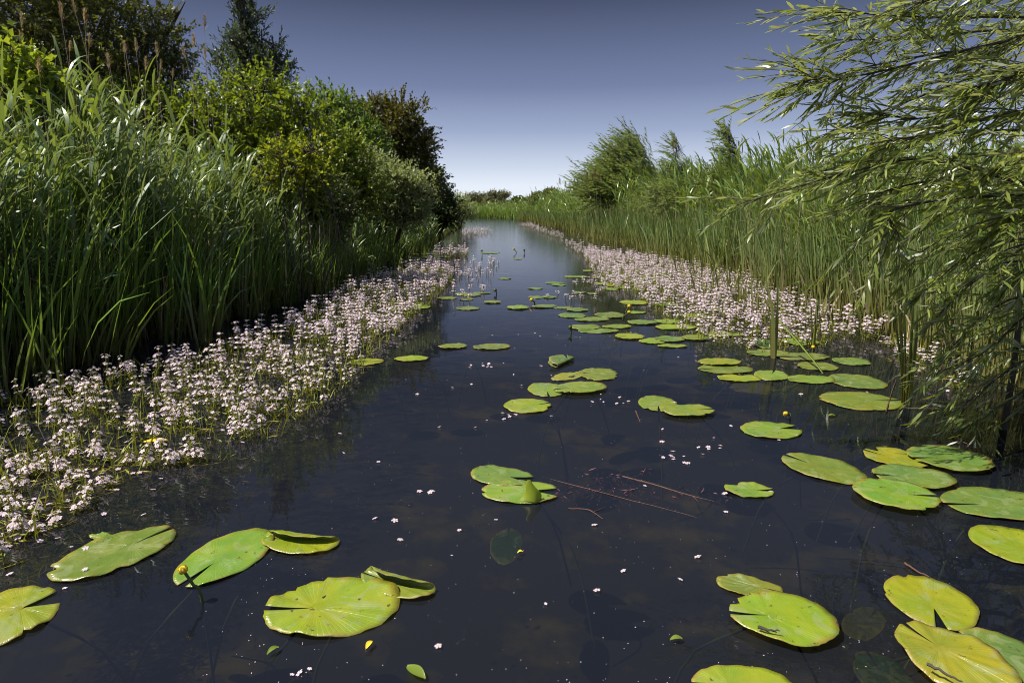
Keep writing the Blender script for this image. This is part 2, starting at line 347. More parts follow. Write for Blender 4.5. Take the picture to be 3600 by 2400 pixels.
# ------------------------------------------------------------------ lily pads
OLIVE = (.165, .215, .030); GREEN = (.14, .22, .042); YELL = (.245, .305, .018); GOLD = (.28, .29, .03); LIME = (.19, .275, .032); DARK = (.05, .13, .02); ORNG = (.5, .25, .03); SUNK = (.12, .13, .03)
PADG = 'yellow water-lily pads floating on the channel'
def pad_mesh(length, width, seed, rag=.02, bites=(), fold=None, wave=.0025, gap=.022, rim=.0006, split=0.0):
    """heart-shaped floating leaf lying along +X, its slit at -X; solid, about 2 mm thick"""
    r_ = np.random.default_rng(seed)
    na, nr = 72, 8
    a = np.linspace(-PI + gap, PI - gap, na)                      # around the leaf, slit at +-PI
    ph = r_.uniform(0, 2 * PI, 8); am = r_.normal(0, 1, 8) / np.arange(1, 9) ** .7
    e = sum(am[k] * np.sin((k + 2) * a + ph[k]) for k in range(8)) * rag * .6
    e += r_.normal(0, rag * .22, na)
    ex = 1.0 + e
    for (ba, bw, bd) in bites:
        ex -= bd * np.exp(-((a - ba) / bw) ** 4) * (1 + r_.normal(0, .12, na))
    rs = np.linspace(0, 1, nr + 1)[1:]
    fx = -.30                                                     # leaf foot, behind the middle
    lob = np.exp(-((np.abs(a) - PI) / .5) ** 2)                   # lobes at the slit
    bx = np.cos(a) * ex; by = np.sin(a) * ex
    by = by + np.sign(a) * lob * .05
    X = fx + (bx[None] - fx) * rs[:, None]; Yv = by[None] * rs[:, None]
    X = X - (lob * (.04))[None] * rs[:, None]
    hl, hw = length / 2, width / 2
    x = X * hl; y = Yv * hw
    z = wave * (np.sin(x / hl * 3 + ph[0]) * np.cos(y / hw * 2.4 + ph[1]) + .6 * np.sin(a * 5 + ph[2])[None] * rs[:, None] ** 3)
    z += rim * (rs[:, None] ** 6) * (.5 + .5 * np.sin(a * 2 + ph[3]))[None] * 2
    z += wave * .55 * np.cos(a * 13 + ph[4])[None] * rs[:, None] ** 1.5 * (.4 + .6 * np.sin(a * 2 + ph[5])[None] ** 2)
    top = np.stack([x, y, z], -1).reshape(-1, 3)
    foot = np.array([[fx * hl, 0, 0]])
    V = np.concatenate([foot, top]); nt_ = len(V)
    UV = np.concatenate([[[0, 0]], np.stack([np.broadcast_to(a[None], (nr, na)), np.broadcast_to(rs[:, None], (nr, na))], -1).reshape(-1, 2)])
    F3 = [[0, 1 + j, 2 + j] for j in range(na - 1)]
    q = (np.arange(nr - 1)[:, None] * na + np.arange(na - 1)[None] + 1).ravel()
    F4 = np.stack([q, q + na, q + na + 1, q + 1], 1)
    F3 = np.array(F3)
    bot = V.copy(); bot[:, 2] -= .0012
    V2 = np.concatenate([V, bot]); UV2 = np.concatenate([UV, UV])
    rimi = 1 + (nr - 1) * na + np.arange(na - 1)
    E1 = np.stack([rimi, rimi + nt_, rimi + nt_ + 1, rimi + 1], 1)
    sl = [[0, nt_, 1 + nt_, 1]] + [[1 + k * na, 1 + k * na + nt_, 1 + (k + 1) * na + nt_, 1 + (k + 1) * na] for k in range(nr - 1)]
    sr = [[na, na + nt_, nt_, 0]] + [[na + (k + 1) * na, na + (k + 1) * na + nt_, na + k * na + nt_, na + k * na] for k in range(nr - 1)]
    if fold:
        phi, off, ang, rad = fold
        nrm = np.array([math.cos(phi), math.sin(phi)])
        s = (V2[:, :2] @ nrm) - off
        m = s > 0
        sm = s[m]; A = np.minimum(sm / rad, ang); rest = np.maximum(sm - ang * rad, 0)
        nx_ = off + rad * np.sin(A) + rest * np.cos(A); nz_ = rad * (1 - np.cos(A)) + rest * np.sin(A)
        tn = V2[m, :2] - (s[m] + off)[:, None] * nrm
        th_ = V2[m, 2].copy()
        V2[m, 0] = tn[:, 0] + nx_ * nrm[0] - np.sin(A) * th_ * nrm[0]; V2[m, 1] = tn[:, 1] + nx_ * nrm[1] - np.sin(A) * th_ * nrm[1]
        V2[m, 2] = nz_ + np.cos(A) * th_
    mb = MB(); mb.add(V2, F4)
    for f in (F3, F3[:, ::-1] + nt_, F4[:, ::-1] + nt_, E1, np.array(sl), np.array(sr)):
        mb.f.append(np.asarray(f, dtype=np.int64)); mb.mi.append(0)
    me = mb.mesh('lily_pad', 'pad')
    nside = len(E1) + len(sl) + len(sr); sm_ = np.ones(len(me.polygons), dtype=bool); sm_[-nside:] = False
    me.polygons.foreach_set('use_smooth', sm_)
    ul = me.uv_layers.new(name='UVMap')
    vi = np.empty(len(me.loops), dtype=np.int32); me.loops.foreach_get('vertex_index', vi)
    ul.data.foreach_set('uv', UV2[vi].astype(np.float32).ravel())
    return me
padlist = []
def pad(a, b, hh, col, label, z=.006, group=None, stalk=True, tilt=(0, 0), hw=None, **k):
    A, B = G(*a, max(z, 0)), G(*b, max(z, 0)); C = (A + B) / 2
    mx, my = (a[0] + b[0]) / 2, (a[1] + b[1]) / 2
    D = B - A; Ln = np.linalg.norm(D); ax = D / Ln; pr = np.array([-ax[1], ax[0], 0])
    c1 = G(mx + hw, my, 0) if hw else G(mx, my + hh, 0); c2 = G(mx - hw, my, 0) if hw else G(mx, my - hh, 0)
    wd = abs((c1 - c2) @ pr)
    wd = float(np.clip(wd, Ln * .5, Ln * 1.5))
    seed = len(padlist) + 11
    if 'bites' not in k and not k.get('fold') and seed % 3:
        r0 = np.random.default_rng(seed + 50); k['bites'] = tuple((r0.uniform(-2.6, 2.6), r0.uniform(.04, .10), r0.uniform(.04, .12)) for _ in range(r0.integers(1, 4)))
    me = pad_mesh(Ln, wd, seed, **k)
    o = link('lily_pad', me, loc=(C[0], C[1], z))
    o.rotation_euler = (tilt[0], tilt[1], math.atan2(ax[1], ax[0]))
    j = np.random.default_rng(seed).uniform(.9, 1.1, 3)
    o.color = (*[c * q for c, q in zip(col, j)], 1)
    tag(o, label, 'lily pad', group or PADG)
    if stalk and Ln > .12:
        r_ = np.random.default_rng(seed + 900)
        th = r_.uniform(-1, 1)
        pts = [(-.3 * Ln / 2, 0, -.004), (-.3 * Ln / 2 - .05, th * .03, -.06), (-.3 * Ln / 2 - .16, th * .12, -.2), (-.3 * Ln / 2 - .22, th * .2, -.46)]
        v, f = tubes(curve(pts, 9)[None], np.full((1, 9), .004), 6)
        mb = MB(); mb.add(v, f); link('stalk', mb.mesh('stalk', 'stalk'), o)
    padlist.append(o); return o
def hp(cx, cy, hw, hh, col, label, flip=False, **k):      # pad whose long axis lies across the picture
    e = 2 if hh > 6 else 0
    a, b = (cx - hw, cy + e), (cx + hw, cy - e)
    if flip: a, b = b, a
    return pad(a, b, hh, col, label, **k)
# near, bottom left
pad((600, 1862), (170, 2030), 66, OLIVE, 'blotched olive pad pointing left beside pink flowers, slit at its upper right', wave=.005, rag=.015)
pad((643, 2052), (931, 1858), 90, LIME, 'smooth oval green pad standing behind the near yellow bud, two yellow streaks', rag=.012, gap=.08)
pad((942, 2142), (1408, 2108), 104, YELL, 'largest near yellow-green pad with crinkled surface and slit on the left', wave=.006, rag=.03, bites=((1.9, .08, .1), (2.4, .06, .08)))
pad((205, 2095), (-200, 2235), 92, YELL, 'yellow pad cut off by the left picture edge, split open to the right', wave=.005, gap=.2)
pad((395, 1888), (318, 1880), 12, LIME, 'small bright leaf scrap tucked behind the blotched olive pad', stalk=False)
pad((930, 1885), (1190, 1912), 50, YELL, 'narrow folded leaf beside the smooth oval pad, yellow flap over green half', fold=(PI / 2, .012, 2.9, .008), rag=.01, tilt=(-.06, 0))
pad((1282, 2015), (1525, 2085), 55, LIME, 'bright folded half leaf rising behind the largest yellow-green pad', fold=(PI / 2, .005, 2.8, .010), rag=.01, tilt=(-.06, 0))
# centre
pad((1866, 1688), (1660, 1652), 37, GREEN, 'green pad with brown bite along its far rim, at mid water', bites=((-1.35, .32, .16),), gap=.3)
pad((1962, 1728), (1692, 1722), 41, LIME, 'green pad carrying a curled-up yellow lobe on top', gap=.3)
pad((1932, 1417), (1773, 1433), 26, YELL, 'round yellowish pad alone left of the two overlapping green pads', bites=((2.5, .15, .12),))
pad((1930, 1392), (1912, 1344), 0, LIME, 'rounder left one of two overlapping pads in mid channel', hw=65)
pad((1950, 1368), (2128, 1351), 20, LIME, 'long oval right one of two overlapping pads in mid channel', z=.018)
pad((2037, 1308), (2176, 1318), 21, OLIVE, 'ragged pad with torn right rim above the overlapping pair', rag=.06, bites=((.4, .1, .12), (0, .06, .15), (-.4, .08, .1)))
pad((2046, 1309), (1942, 1336), 10, GOLD, 'half-sunken browning pad touching the ragged torn pad', z=.002, rag=.05)
pad((2040, 1272), (1932, 1280), 20, GREEN, 'folded pad in mid channel with pale flap turned over it', fold=(2.3, .0, 2.95, .010))
pad((2318, 1443), (2306, 1390), 0, LIME, 'round green pad, left one of the pair under the flower raft', hw=67)
pad((2503, 1436), (2330, 1443), 21, LIME, 'oval green pad, right one of the pair, nick in its rim', z=.018, bites=((2.2, .08, .18),))
pad((2718, 1724), (2545, 1716), 25, LIME, 'small bright two-lobed pad alone on dark water', gap=.15, bites=((-1.0, .25, .35),), rag=.04)
# right, mid distance
pad((2805, 1504), (2611, 1515), 32, LIME, 'rounded clean green pad just below the yellow bud', gap=.18, rag=.01)
pad((2765, 1600), (3040, 1692), 44, OLIVE, 'speckled oval pad pointing lower right, deep notch at its left end', rag=.03)
pad((3040, 1582), (3272, 1632), 31, YELL, 'yellowing pad with an eaten hole, under the willow', rag=.05, bites=((2.7, .2, .25),))
pad((3212, 1610), (3468, 1604), 46, GREEN, 'fresh green pad under the willow overlapping the eaten yellow pad', z=.018)
pad((3082, 1668), (3346, 1674), 39, GREEN, 'pad crossed by twig shadows between two larger pads', z=.014)
pad((3292, 1742), (3004, 1722), 50, LIME, 'broad light-green pad below the twig-shadowed pad', z=.022, rag=.025)
pad((3330, 1772), (3690, 1762), 60, GREEN, 'big green pad running out of the right picture edge, twig shadow on it', rag=.015)
pad((3700, 1995), (3465, 1845), 88, YELL, 'broad yellow-green pad at the right picture edge below the big green one', rag=.01)
hp(3027, 1407, 133, 33, OLIVE, 'very wide olive pad in front of the thick cattail shoot', rag=.035, flip=True)
hp(3013, 1339, 87, 28, GREEN, 'green pad with heart notch on its far side, behind the very wide olive pad')
hp(2853, 1331, 78, 16, LIME, 'pale pad with torn near rim touching the heart-notched pad', rag=.05, bites=((1.4, .3, .2),))
pad((2722, 1302), (2700, 1335), 0, LIME, 'round pad with brown patch on its right lobe, at the cattail reflection', hw=66)
hp(2598, 1327, 69, 14, YELL, 'torn half-eaten pad left of the round brown-patched one', rag=.07, bites=((1.2, .4, .4),))
hp(2653, 1361, 78, 21, (.24, .24, .05), 'faded sunken pad with holes just under the water surface', z=-.004, rag=.08, bites=((-1, .3, .3),), stalk=False)
hp(2527, 1270, 73, 12, YELL, 'yellow pad, upper one of the stacked torn pair', rag=.04, z=.018, flip=True)
hp(2553, 1295, 90, 17, OLIVE, 'long torn pad, lower one of the stacked pair', rag=.06, bites=((.6, .2, .25),))
hp(2876, 1286, 63, 16, OLIVE, 'round olive pad crossed by the shadow of the bent yellow blade')
hp(2819, 1252, 89, 14, GREEN, 'long green pad right of the cattail shoot foot', flip=True)
hp(2994, 1269, 57, 15, GREEN, 'green pad nearest the willow twigs at the water edge', rag=.03)
hp(2701, 1239, 70, 12, OLIVE, 'olive pad at the foot of the slim cattail shoot')
hp(2815, 1200, 57, 13, LIME, 'pale round pad behind the second cattail shoot')
hp(2701, 1212, 45, 15, DARK, 'dark green tilted pad behind the slim cattail shoot', tilt=(.12, .05))
hp(2735, 1153, 37, 5, ORNG, 'orange withered pad inside the right flower bed', rag=.05)
# mid channel rows, right of the centre
for (cx, cy, hw, hh, col, lab) in [
    (2215, 1180, 47, 11, YELL, 'yellow blotched pad at the left end of the lowest mid row'),
    (2292, 1198, 42, 10, YELL, 'bright yellow heart-shaped pad in the lowest mid row'),
    (2356, 1190, 50, 10, GREEN, 'blue-green pad behind the bright yellow heart-shaped one'),
    (2452, 1185, 57, 9, OLIVE, 'olive pad in front of the two green buds'),
    (2543, 1174, 63, 9, LIME, 'long flat pad with a pink flower standing on its rim'),
    (2365, 1214, 52, 5, LIME, 'thin bright pad seen edge-on below the mid row'),
    (2057, 1148, 51, 9, OLIVE, 'olive pad with open notch above the round green bud'),
    (2106, 1162, 70, 8, GREEN, 'long half-wet pad below the open-notched olive pad'),
    (2170, 1146, 50, 7, LIME, 'clean oval pad left of the tall yellow bud reflection'),
    (2258, 1131, 48, 8, GREEN, 'green pad with a dark flap on its right end'),
    (2351, 1128, 53, 7, LIME, 'pale slim pad touching the dark-flapped pad'),
    (2375, 1148, 70, 9, YELL, 'yellowing pad with a flower spike rising through it'),
    (2460, 1110, 49, 10, LIME, 'large pale pad at the edge of the right flower bed'),
    (2010, 1108, 45, 9, GREEN, 'pale green pad with a dark torn tip pointing down'),
    (2082, 1121, 60, 7, GREEN, 'narrow wet pad right of the dark torn tip'),
    (2145, 1106, 50, 10, GREEN, 'broad pad at the foot of the tall yellow bud'),
    (2243, 1097, 31, 4, LIME, 'short pad right of the tall yellow bud'),
    (2230, 1062, 46, 8, YELL, 'yellow-green pad alone in the dark reed reflection'),
    (2341, 1069, 45, 5, GREEN, 'thin green pad at the front of the right flower bed'),
    (2436, 1052, 36, 4, ORNG, 'orange-yellow pad among the right pink flowers'),
    (2530, 1087, 35, 6, LIME, 'pale pad half hidden by the right pink flowers'),
    (1913, 1075, 44, 5, GREEN, 'pad at the foot of the drooping bud in mid channel'),
    (1979, 1081, 32, 4, GREEN, 'wet grey-green pad between two pads of the upper mid row'),
    (2030, 1087, 37, 6, GREEN, 'grey-green pad at the right end of the upper mid row'),
    (1821, 1079, 39, 6, LIME, 'light green pad at the left end of the upper mid row'),
    (1884, 1044, 25, 5, GREEN, 'small pad left of its twin in the far mid channel'),
    (1931, 1043, 25, 4, GREEN, 'small pad right of its twin in the far mid channel'),
    (1732, 1060, 30, 4, LIME, 'small pad under the dark round bud head'),
    (1646, 1083, 42, 6, GREEN, 'grey pad with flower buds on top, left of mid channel'),
    (1730, 1217, 65, 10, OLIVE, 'flat olive pad alone left of mid channel'),
    (1590, 1215, 50, 8, OLIVE, 'torn half-sunken pad left of the flat olive one'),
    (1287, 1270, 62, 11, YELL, 'yellow-green pad touching the left flower bed'),
    (1446, 1259, 60, 9, YELL, 'bright pad right of the one at the left flower bed'),
    (1410, 1086, 36, 6, GOLD, 'golden pad at the rim of the left flower bed'),
    (1459, 1066, 35, 5, GREEN, 'long green pad behind the golden pad, left flower bed'),
    (1478, 1077, 33, 7, LIME, 'rounded light green pad right of the golden pad'),
    (1400, 1064, 25, 4, GOLD, 'small yellow pad behind the golden pad')]:
    hp(cx, cy, hw, hh, col, lab, flip=rng.random() < .5, rag=.03, z=.005 + .003 * (len(padlist) % 3))
hp(1992, 1182, 44, 8, (.10, .12, .06), 'grey pad sunken just under the surface below the round green bud', z=-.003, stalk=False)
for (cx, cy, hw, hh, col) in [(2072, 951, 23, 3, OLIVE), (2162, 954, 24, 5, GREEN), (2252, 955, 29, 5, OLIVE), (2102, 975, 19, 3, GREEN), (2162, 968, 44, 5, GREEN), (2206, 966, 34, 5, OLIVE), (2118, 996, 27, 4, LIME), (2167, 1003, 36, 4, YELL), (2145, 1015, 27, 5, GREEN), (2192, 1011, 26, 4, LIME), (2248, 1002, 29, 4, YELL), (2250, 1015, 27, 5, OLIVE), (2206, 985, 34, 4, OLIVE), (2267, 993, 27, 4, GREEN), (2279, 976, 29, 4, LIME), (2330, 962, 34, 4, GREEN), (2330, 985, 30, 4, OLIVE), (2310, 1003, 26, 3, LIME)]:
    hp(cx, cy, hw, hh, col, 'small flat pad in the crowded raft beside the right flower bed', group='lily pads of the crowded raft', flip=rng.random() < .5, stalk=False, rag=.03, z=.005 + .003 * (len(padlist) % 3))
hp(2215, 957, 20, 3, ORNG, 'orange pad in the crowded raft beside the right flowers', stalk=False)
hp(2442, 966, 56, 6, GOLD, 'large golden pad inside the right flower bed', stalk=False)
hp(2492, 1004, 48, 4, OLIVE, 'olive pad inside the right flower bed below the golden one', stalk=False)
for (cx, cy, hw, hh, col) in [(1951, 994, 34, 4, GREEN), (1965, 1001, 25, 3, GREEN), (2038, 1027, 24, 3, GREEN), (2083, 1031, 20, 3, GREEN), (2027, 972, 45, 4, GREEN), (1882, 1013, 28, 3, GREEN), (1775, 978, 22, 3, GREEN)]:
    hp(cx, cy, hw, hh, col, 'small wet pad scattered in open water left of the crowded raft', group='lily pads scattered in far open water', stalk=False, flip=rng.random() < .5)
for (cx, cy, hw, hh, col) in [(1572, 1047, 34, 4, OLIVE), (1640, 1051, 23, 4, OLIVE), (1657, 1036, 33, 5, GREEN), (1624, 1033, 24, 4, YELL), (1695, 1029, 30, 3, GREEN), (1584, 989, 18, 3, LIME)]:
    hp(cx, cy, hw, hh, col, 'small pad in the loose patch off the left flower bed tip', group='lily pads off the left flower bed', stalk=False, flip=rng.random() < .5)
for (cx, cy, hw, hh, col) in [(1724, 888, 34, 3, GREEN), (1440, 893, 30, 3, OLIVE), (1510, 890, 32, 3, OLIVE), (1553, 902, 30, 3, LIME), (1500, 905, 25, 3, OLIVE), (1630, 884, 30, 2, YELL), (1594, 871, 22, 2, OLIVE), (1822, 910, 14, 3, GREEN)]:
    hp(cx, cy, hw, hh, col, 'tiny far pad in the row across the channel by the left bank', group='far lily pads by the left bank', stalk=False)
# near, bottom right
pad((2572, 2152), (2946, 2178), 86, YELL, 'bright yellow pad with torn left rim and dark twig on it', rag=.03, bites=((2.6, .1, .15), (1.9, .05, .08)), z=.02)
pad((2752, 2082), (2518, 2036), 36, OLIVE, 'smaller half-brown pad tucked behind the twig-bearing yellow pad')
pad((3310, 2205), (3236, 2022), 0, YELL, 'round yellow pad near the right corner, notch facing the camera', hw=152, gap=.07)
pad((3180, 2192), (3565, 2440), 112, (.27, .29, .02), 'huge golden pad in the lower right corner, stick on it', z=.03, wave=.006)
pad((3372, 2222), (3690, 2385), 82, GREEN, 'green pad in the corner half under the huge golden one', z=.016)
pad((3060, 2225), (3205, 2440), 0, DARK, 'dark submerged pad beside the huge golden one', z=-.05, hw=98, stalk=False)
pad((2440, 2402), (2795, 2412), 74, YELL, 'yellow pad cut off by the bottom picture edge')
pad((3096, 2040), (3000, 2132), 0, SUNK, 'faint sunken pad left of the round corner pad', z=-.09, hw=42, stalk=False)
pad((1790, 1765), (1770, 1880), 0, DARK, 'dim green leaf hanging under water below the curled-lobe pad', z=-.10, hw=34, stalk=False)
# the curled lobe, a part of its pad
host = [o for o in padlist if 'curled-up' in o['label']][0]
th = np.linspace(0, 1, 9); ang = np.linspace(-1.3, 1.3, 11)
lv = []
for t in th:
    for q in ang:
        rr = .040 * (1 - .8 * t) * (1 + .12 * math.sin(q * 4 + t * 6))
        lv.append((math.sin(q) * rr + .006 * math.sin(t * 5), -math.cos(q) * rr * .8 + .012, .07 * t - .004 * q * q))
ix = np.array([[i * 11 + j, i * 11 + j + 1, (i + 1) * 11 + j + 1, (i + 1) * 11 + j] for i in range(8) for j in range(10)])
mb = MB(); mb.add(lv, ix); me = mb.mesh('curled_lobe', 'yellow'); o = link('curled_lobe', me, host)
cw = G(1866, 1752, .012); rel = cw - np.array(host.location); az = -host.rotation_euler.z
o.location = (rel[0] * math.cos(az) - rel[1] * math.sin(az), rel[0] * math.sin(az) + rel[1] * math.cos(az), .004); o.rotation_euler.z = az

# ------------------------------------------------------------------ lily buds
def bud(base, top, r, label, yellow=True, bend=0.3):
    """base, top: points; a thick stalk rising from the water with a round bud"""
    b = np.array(base); t = np.array(top)
    root = empty('lily_bud', tuple(b)); tag(root, label, 'flower bud', 'lily buds above the water')
    t = t - b
    mid = t * .5 + np.array([-t[1], t[0], 0]) * bend * .2 + np.array([0, 0, .01])
    dn = np.array([-t[0] * .2, -t[1] * .2, -.35])
    v, f = tubes(curve([dn, (0, 0, 0), mid, t], 12)[None], np.full((1, 12), r * .36), 7)
    mb = MB(); mb.add(v, f); link('stalk', mb.mesh('stalk', 'stalk'), root)
    d = unit((t - mid)[None])[0]
    s1 = unit(np.cross(d, [.3, .9, .1])[None])[0]; s2 = np.cross(d, s1)
    # five overlapping cupped sepals round a solid heart
    pv = []; prof = [(-.9, .25), (-.7, .75), (-.2, 1.0), (.35, .92), (.75, .6), (.95, .15)]
    rings = []
    for z, w in prof:
        rings.append([t + d * (z + .8) * r + (s1 * math.cos(q) + s2 * math.sin(q)) * w * r * (1 + .10 * math.cos(5 * q)) for q in np.arange(20) * 2 * PI / 20])
    vv = np.array(rings).reshape(-1, 3)
    ff = np.array([[i * 20 + j, i * 20 + (j + 1) % 20, (i + 1) * 20 + (j + 1) % 20, (i + 1) * 20 + j] for i in range(5) for j in range(20)])
    mb = MB(); mb.add(vv, ff); mb.f.append(np.array([list(range(100, 120))])); mb.mi.append(0)
    link('bud_head', mb.mesh('bud_head', 'bud' if yellow else 'budgreen'), root)
    cv = []
    for k in range(5):                                            # sepals
        q0 = k * 2 * PI / 5
        for z, w, hwid in ((-.9, .3, .25), (-.3, 1.1, .55), (.45, 1.08, .5), (1.0, .75, .12)):
            for sgn in (-1, 1):
                q = q0 + sgn * hwid
                cv.append(t + d * (z + .8) * r + (s1 * math.cos(q) + s2 * math.sin(q)) * w * r)
    fc = np.array([[k * 8 + i * 2, k * 8 + i * 2 + 1, k * 8 + i * 2 + 3, k * 8 + i * 2 + 2] for k in range(5) for i in range(3)])
    mb = MB(); mb.add(cv, fc); link('sepals', mb.mesh('sepals', 'bud' if yellow else 'budgreen'), root)
    return root
def budpx(bx, by, tx, ty, r, label, yellow=True, bend=.3):
    b = G(bx, by); t = W(tx, ty, b[1] * 1.0)
    return bud(b, t, r, label, yellow, bend)
budpx(712, 2116, 650, 2012, .011, 'yellow bud on a dark leaning stalk, nearest the camera by the smooth oval pad')
budpx(2778, 1475, 2768, 1456, .011, 'yellow bud low over the rounded clean green pad')
budpx(2190, 1122, 2209, 1080, .016, 'tall yellow bud on a leaning stalk over the broad mid-channel pad')
budpx(2192, 1120, 2208, 1099, .014, 'lower yellow bud sharing the tall yellow bud place')
budpx(2008, 1172, 2006, 1156, .016, 'round green bud on a short stalk above the sunken grey pad', False)
budpx(1880, 1070, 1872, 1057, .018, 'drooping yellowish bud in the upper mid row of pads')
budpx(2460, 1172, 2454, 1164, .013, 'left one of two green buds behind an olive pad', False)
budpx(2470, 1173, 2467, 1168, .012, 'right one of two green buds behind an olive pad', False)
budpx(2856, 1240, 2858, 1224, .012, 'yellow bud at the foot of the second cattail shoot')
budpx(1745, 1034, 1743, 1024, .018, 'dark round bud in open water left of mid channel', False)
budpx(2205, 1002, 2203, 991, .017, 'yellow bud above the crowded raft of pads')
budpx(1815, 889, 1808, 877, .022, 'far yellow bud on a stalk in open water')
budpx(1620, 885, 1619, 875, .024, 'far yellow bud by the left bank pads')
budpx(1845, 890, 1844, 882, .022, 'far dark bud right of the yellow one in open water', False)
budpx(1695, 896, 1694, 884, .020, 'far dark thin bud left in open water', False)

# ------------------------------------------------------------------ water violets
def floret_arrays(rad):
    v = []; f = []; k = 0
    for i in range(5):
        a = i * 2 * PI / 5
        def pt(r_, q, z): return (r_ * math.cos(a + q), r_ * math.sin(a + q), z)
        v += [(0, 0, 0), pt(rad * .72, -.52, rad * .18), pt(rad * 1.0, -.22, rad * .10), pt(rad * 1.0, .22, rad * .10), pt(rad * .72, .52, rad * .18)]
        f.append([k, k + 1, k + 2, k + 3, k + 4]); k += 5
    return np.array(v), np.array(f)
def eye_arrays(rad):
    v = [(rad * math.cos(i * PI / 3), rad * math.sin(i * PI / 3), rad * .9) for i in range(6)] + [(0, 0, rad * 1.4)]
    return np.array(v), np.array([[i, (i + 1) % 6, 6] for i in range(6)])
def frame(n):
    n = unit(np.array(n, float)[None])[0]; r_ = np.array([1, 0, 0]) if abs(n[0]) < .8 else np.array([0, 1, 0])
    a = unit(np.cross(r_, n)[None])[0]; return np.stack([a, np.cross(n, a), n], 1)
def whorl(mb, z, ring, n, frad, eyes=True, start=0, up=.8):
    """florets round the stem at height z, facing out and up"""
    for i in range(n):
        a = start + i * 2 * PI / n + U(-.25, .25); rr = ring * U(.8, 1.15)
        c = np.array([math.cos(a) * rr, math.sin(a) * rr, z + U(-.006, .006)])
        Rm = frame([math.cos(a) * U(.3, .8), math.sin(a) * U(.3, .8), up])
        v, f = floret_arrays(frad * U(.85, 1.12)); mb.add(v @ Rm.T + c, f, 0)
        if eyes:
            v, f = eye_arrays(frad * .2); mb.add(v @ Rm.T + c, f, 1)
        v, f = tubes(np.array([[[0, 0, z - .014], list(c * .98)]]), np.array([[.0016, .0012]]), 3); mb.add(v, f, 2)
def spike_stem(mb, h, lean, mi=0):
    pts = curve([(-lean[0] * .6, -lean[1] * .6, -.18), (0, 0, 0), (lean[0] * .5, lean[1] * .5, h * .5), (lean[0], lean[1], h)], 7)
    v, f = tubes(pts[None], np.linspace(.0038, .002, 7)[None], 4); mb.add(v, f, mi)
    for z in (.25, .5):                                            # small bracts
        if h * z > .03:
            n = 5; p = np.tile([[lean[0] * z, lean[1] * z, h * z]], (n, 1)); a = np.arange(n) * PI / 2 + U(0, 1)
            d = np.stack([np.cos(a), np.sin(a), np.full(n, .25)], 1)
            v, f = leaves(p, d, np.full(n, .026), np.full(n, .006)); mb.add(v, f, mi)
stemprotos = []; whorlprotos = []
for k in range(6):
    h = [.14, .17, .2, .12, .22, .16][k]; lean = (U(-.03, .03), U(-.03, .03))
    mb = MB(); spike_stem(mb, h, lean); stemprotos.append((mb.mesh('violet_stem', 'vstem'), h, lean))
for k in range(7):
    mb = MB(); whorl(mb, 0, [.015, .018, .013, .017, .020, .009, .016][k], [3, 4, 3, 4, 5, 3, 4][k], [.0085, .0095, .0085, .009, .0095, .0075, .009][k], True, U(0, 3))
    whorlprotos.append(mb.mesh('flower_whorl', ['petal', 'eye', 'vstem']))
def inpoly(poly, n):
    poly = np.array(poly, float); lo, hi = poly.min(0), poly.max(0); out = np.zeros((0, 2))
    while len(out) < n:
        q = rng.uniform(lo, hi, (n * 3, 2)); ins = np.zeros(len(q), bool); j = len(poly) - 1
        for i in range(len(poly)):
            a, b = poly[i], poly[j]
            ins ^= ((a[1] > q[:, 1]) != (b[1] > q[:, 1])) & (q[:, 0] < (b[0] - a[0]) * (q[:, 1] - a[1]) / (b[1] - a[1] + 1e-12) + a[0]); j = i
        out = np.concatenate([out, q[ins]])
    return out[:n]
def gp(pts): return [G(x * S, y * S)[:2] for x, y in pts]
left_bed = gp([(-60, 1085), (150, 1065), (330, 1050), (600, 1020), (690, 985), (740, 940), (800, 890), (850, 830), (930, 750), (1000, 690), (1035, 650), (1040, 625), (1000, 602), (900, 630), (790, 672), (690, 735), (560, 780), (420, 825), (250, 875), (100, 905), (-60, 925)])
left_far = gp([(985, 600), (1075, 592), (1068, 575), (1000, 580)])
left_near = gp([(-40, 1330), (60, 1290), (180, 1180), (340, 1080), (560, 1060), (300, 1040), (-40, 1050)])
right_bed = gp([(1350, 612), (1385, 660), (1460, 680), (1495, 715), (1550, 762), (1640, 795), (1760, 815), (1870, 805), (1940, 785), (2010, 790), (2030, 770), (1900, 725), (1800, 690), (1690, 640), (1560, 612), (1450, 590), (1340, 580)])
right_far = gp([(1290, 560), (1350, 600), (1420, 590), (1330, 562)])
far_l = gp([(1060, 545), (1135, 540), (1120, 528), (1065, 530)])
far_r = gp([(1190, 518), (1290, 553), (1300, 545), (1215, 515)])
right_near = gp([(2030, 790), (2100, 850), (2200, 900), (2250, 880), (2120, 800), (2050, 770)])
mid_lone = gp([(1040, 610), (1150, 600), (1120, 670), (1060, 700), (1020, 720)])
mid_r = gp([(1230, 680), (1380, 640), (1420, 690), (1330, 700)])
spots = []
def seedbed(poly, n, zone, clump=0.0, hs=1.0):
    q = inpoly(poly, n)
    if clump:
        s = np.sin(q[:, 0] * 9 + 1.3) * np.sin(q[:, 1] * 7 + .4) + .6 * np.sin(q[:, 0] * 21 + q[:, 1] * 17)
        q = q[s > -1 + clump]
    for p in q: spots.append((p[0], p[1], zone, hs * U(.35, 1.0)))
seedbed(left_bed, 1300, 'left', .42); seedbed(left_far, 120, 'leftfar', 0, 1.2); seedbed(left_near, 60, 'left', 0, .5)
seedbed(right_bed, 1700, 'right', .25, 1.0); seedbed(right_far, 110, 'right', 0, .9)
seedbed(far_l, 130, 'far', 0, 1.1); seedbed(far_r, 200, 'far', 0, 1.0); seedbed(right_near, 26, 'willow', 0, .7)
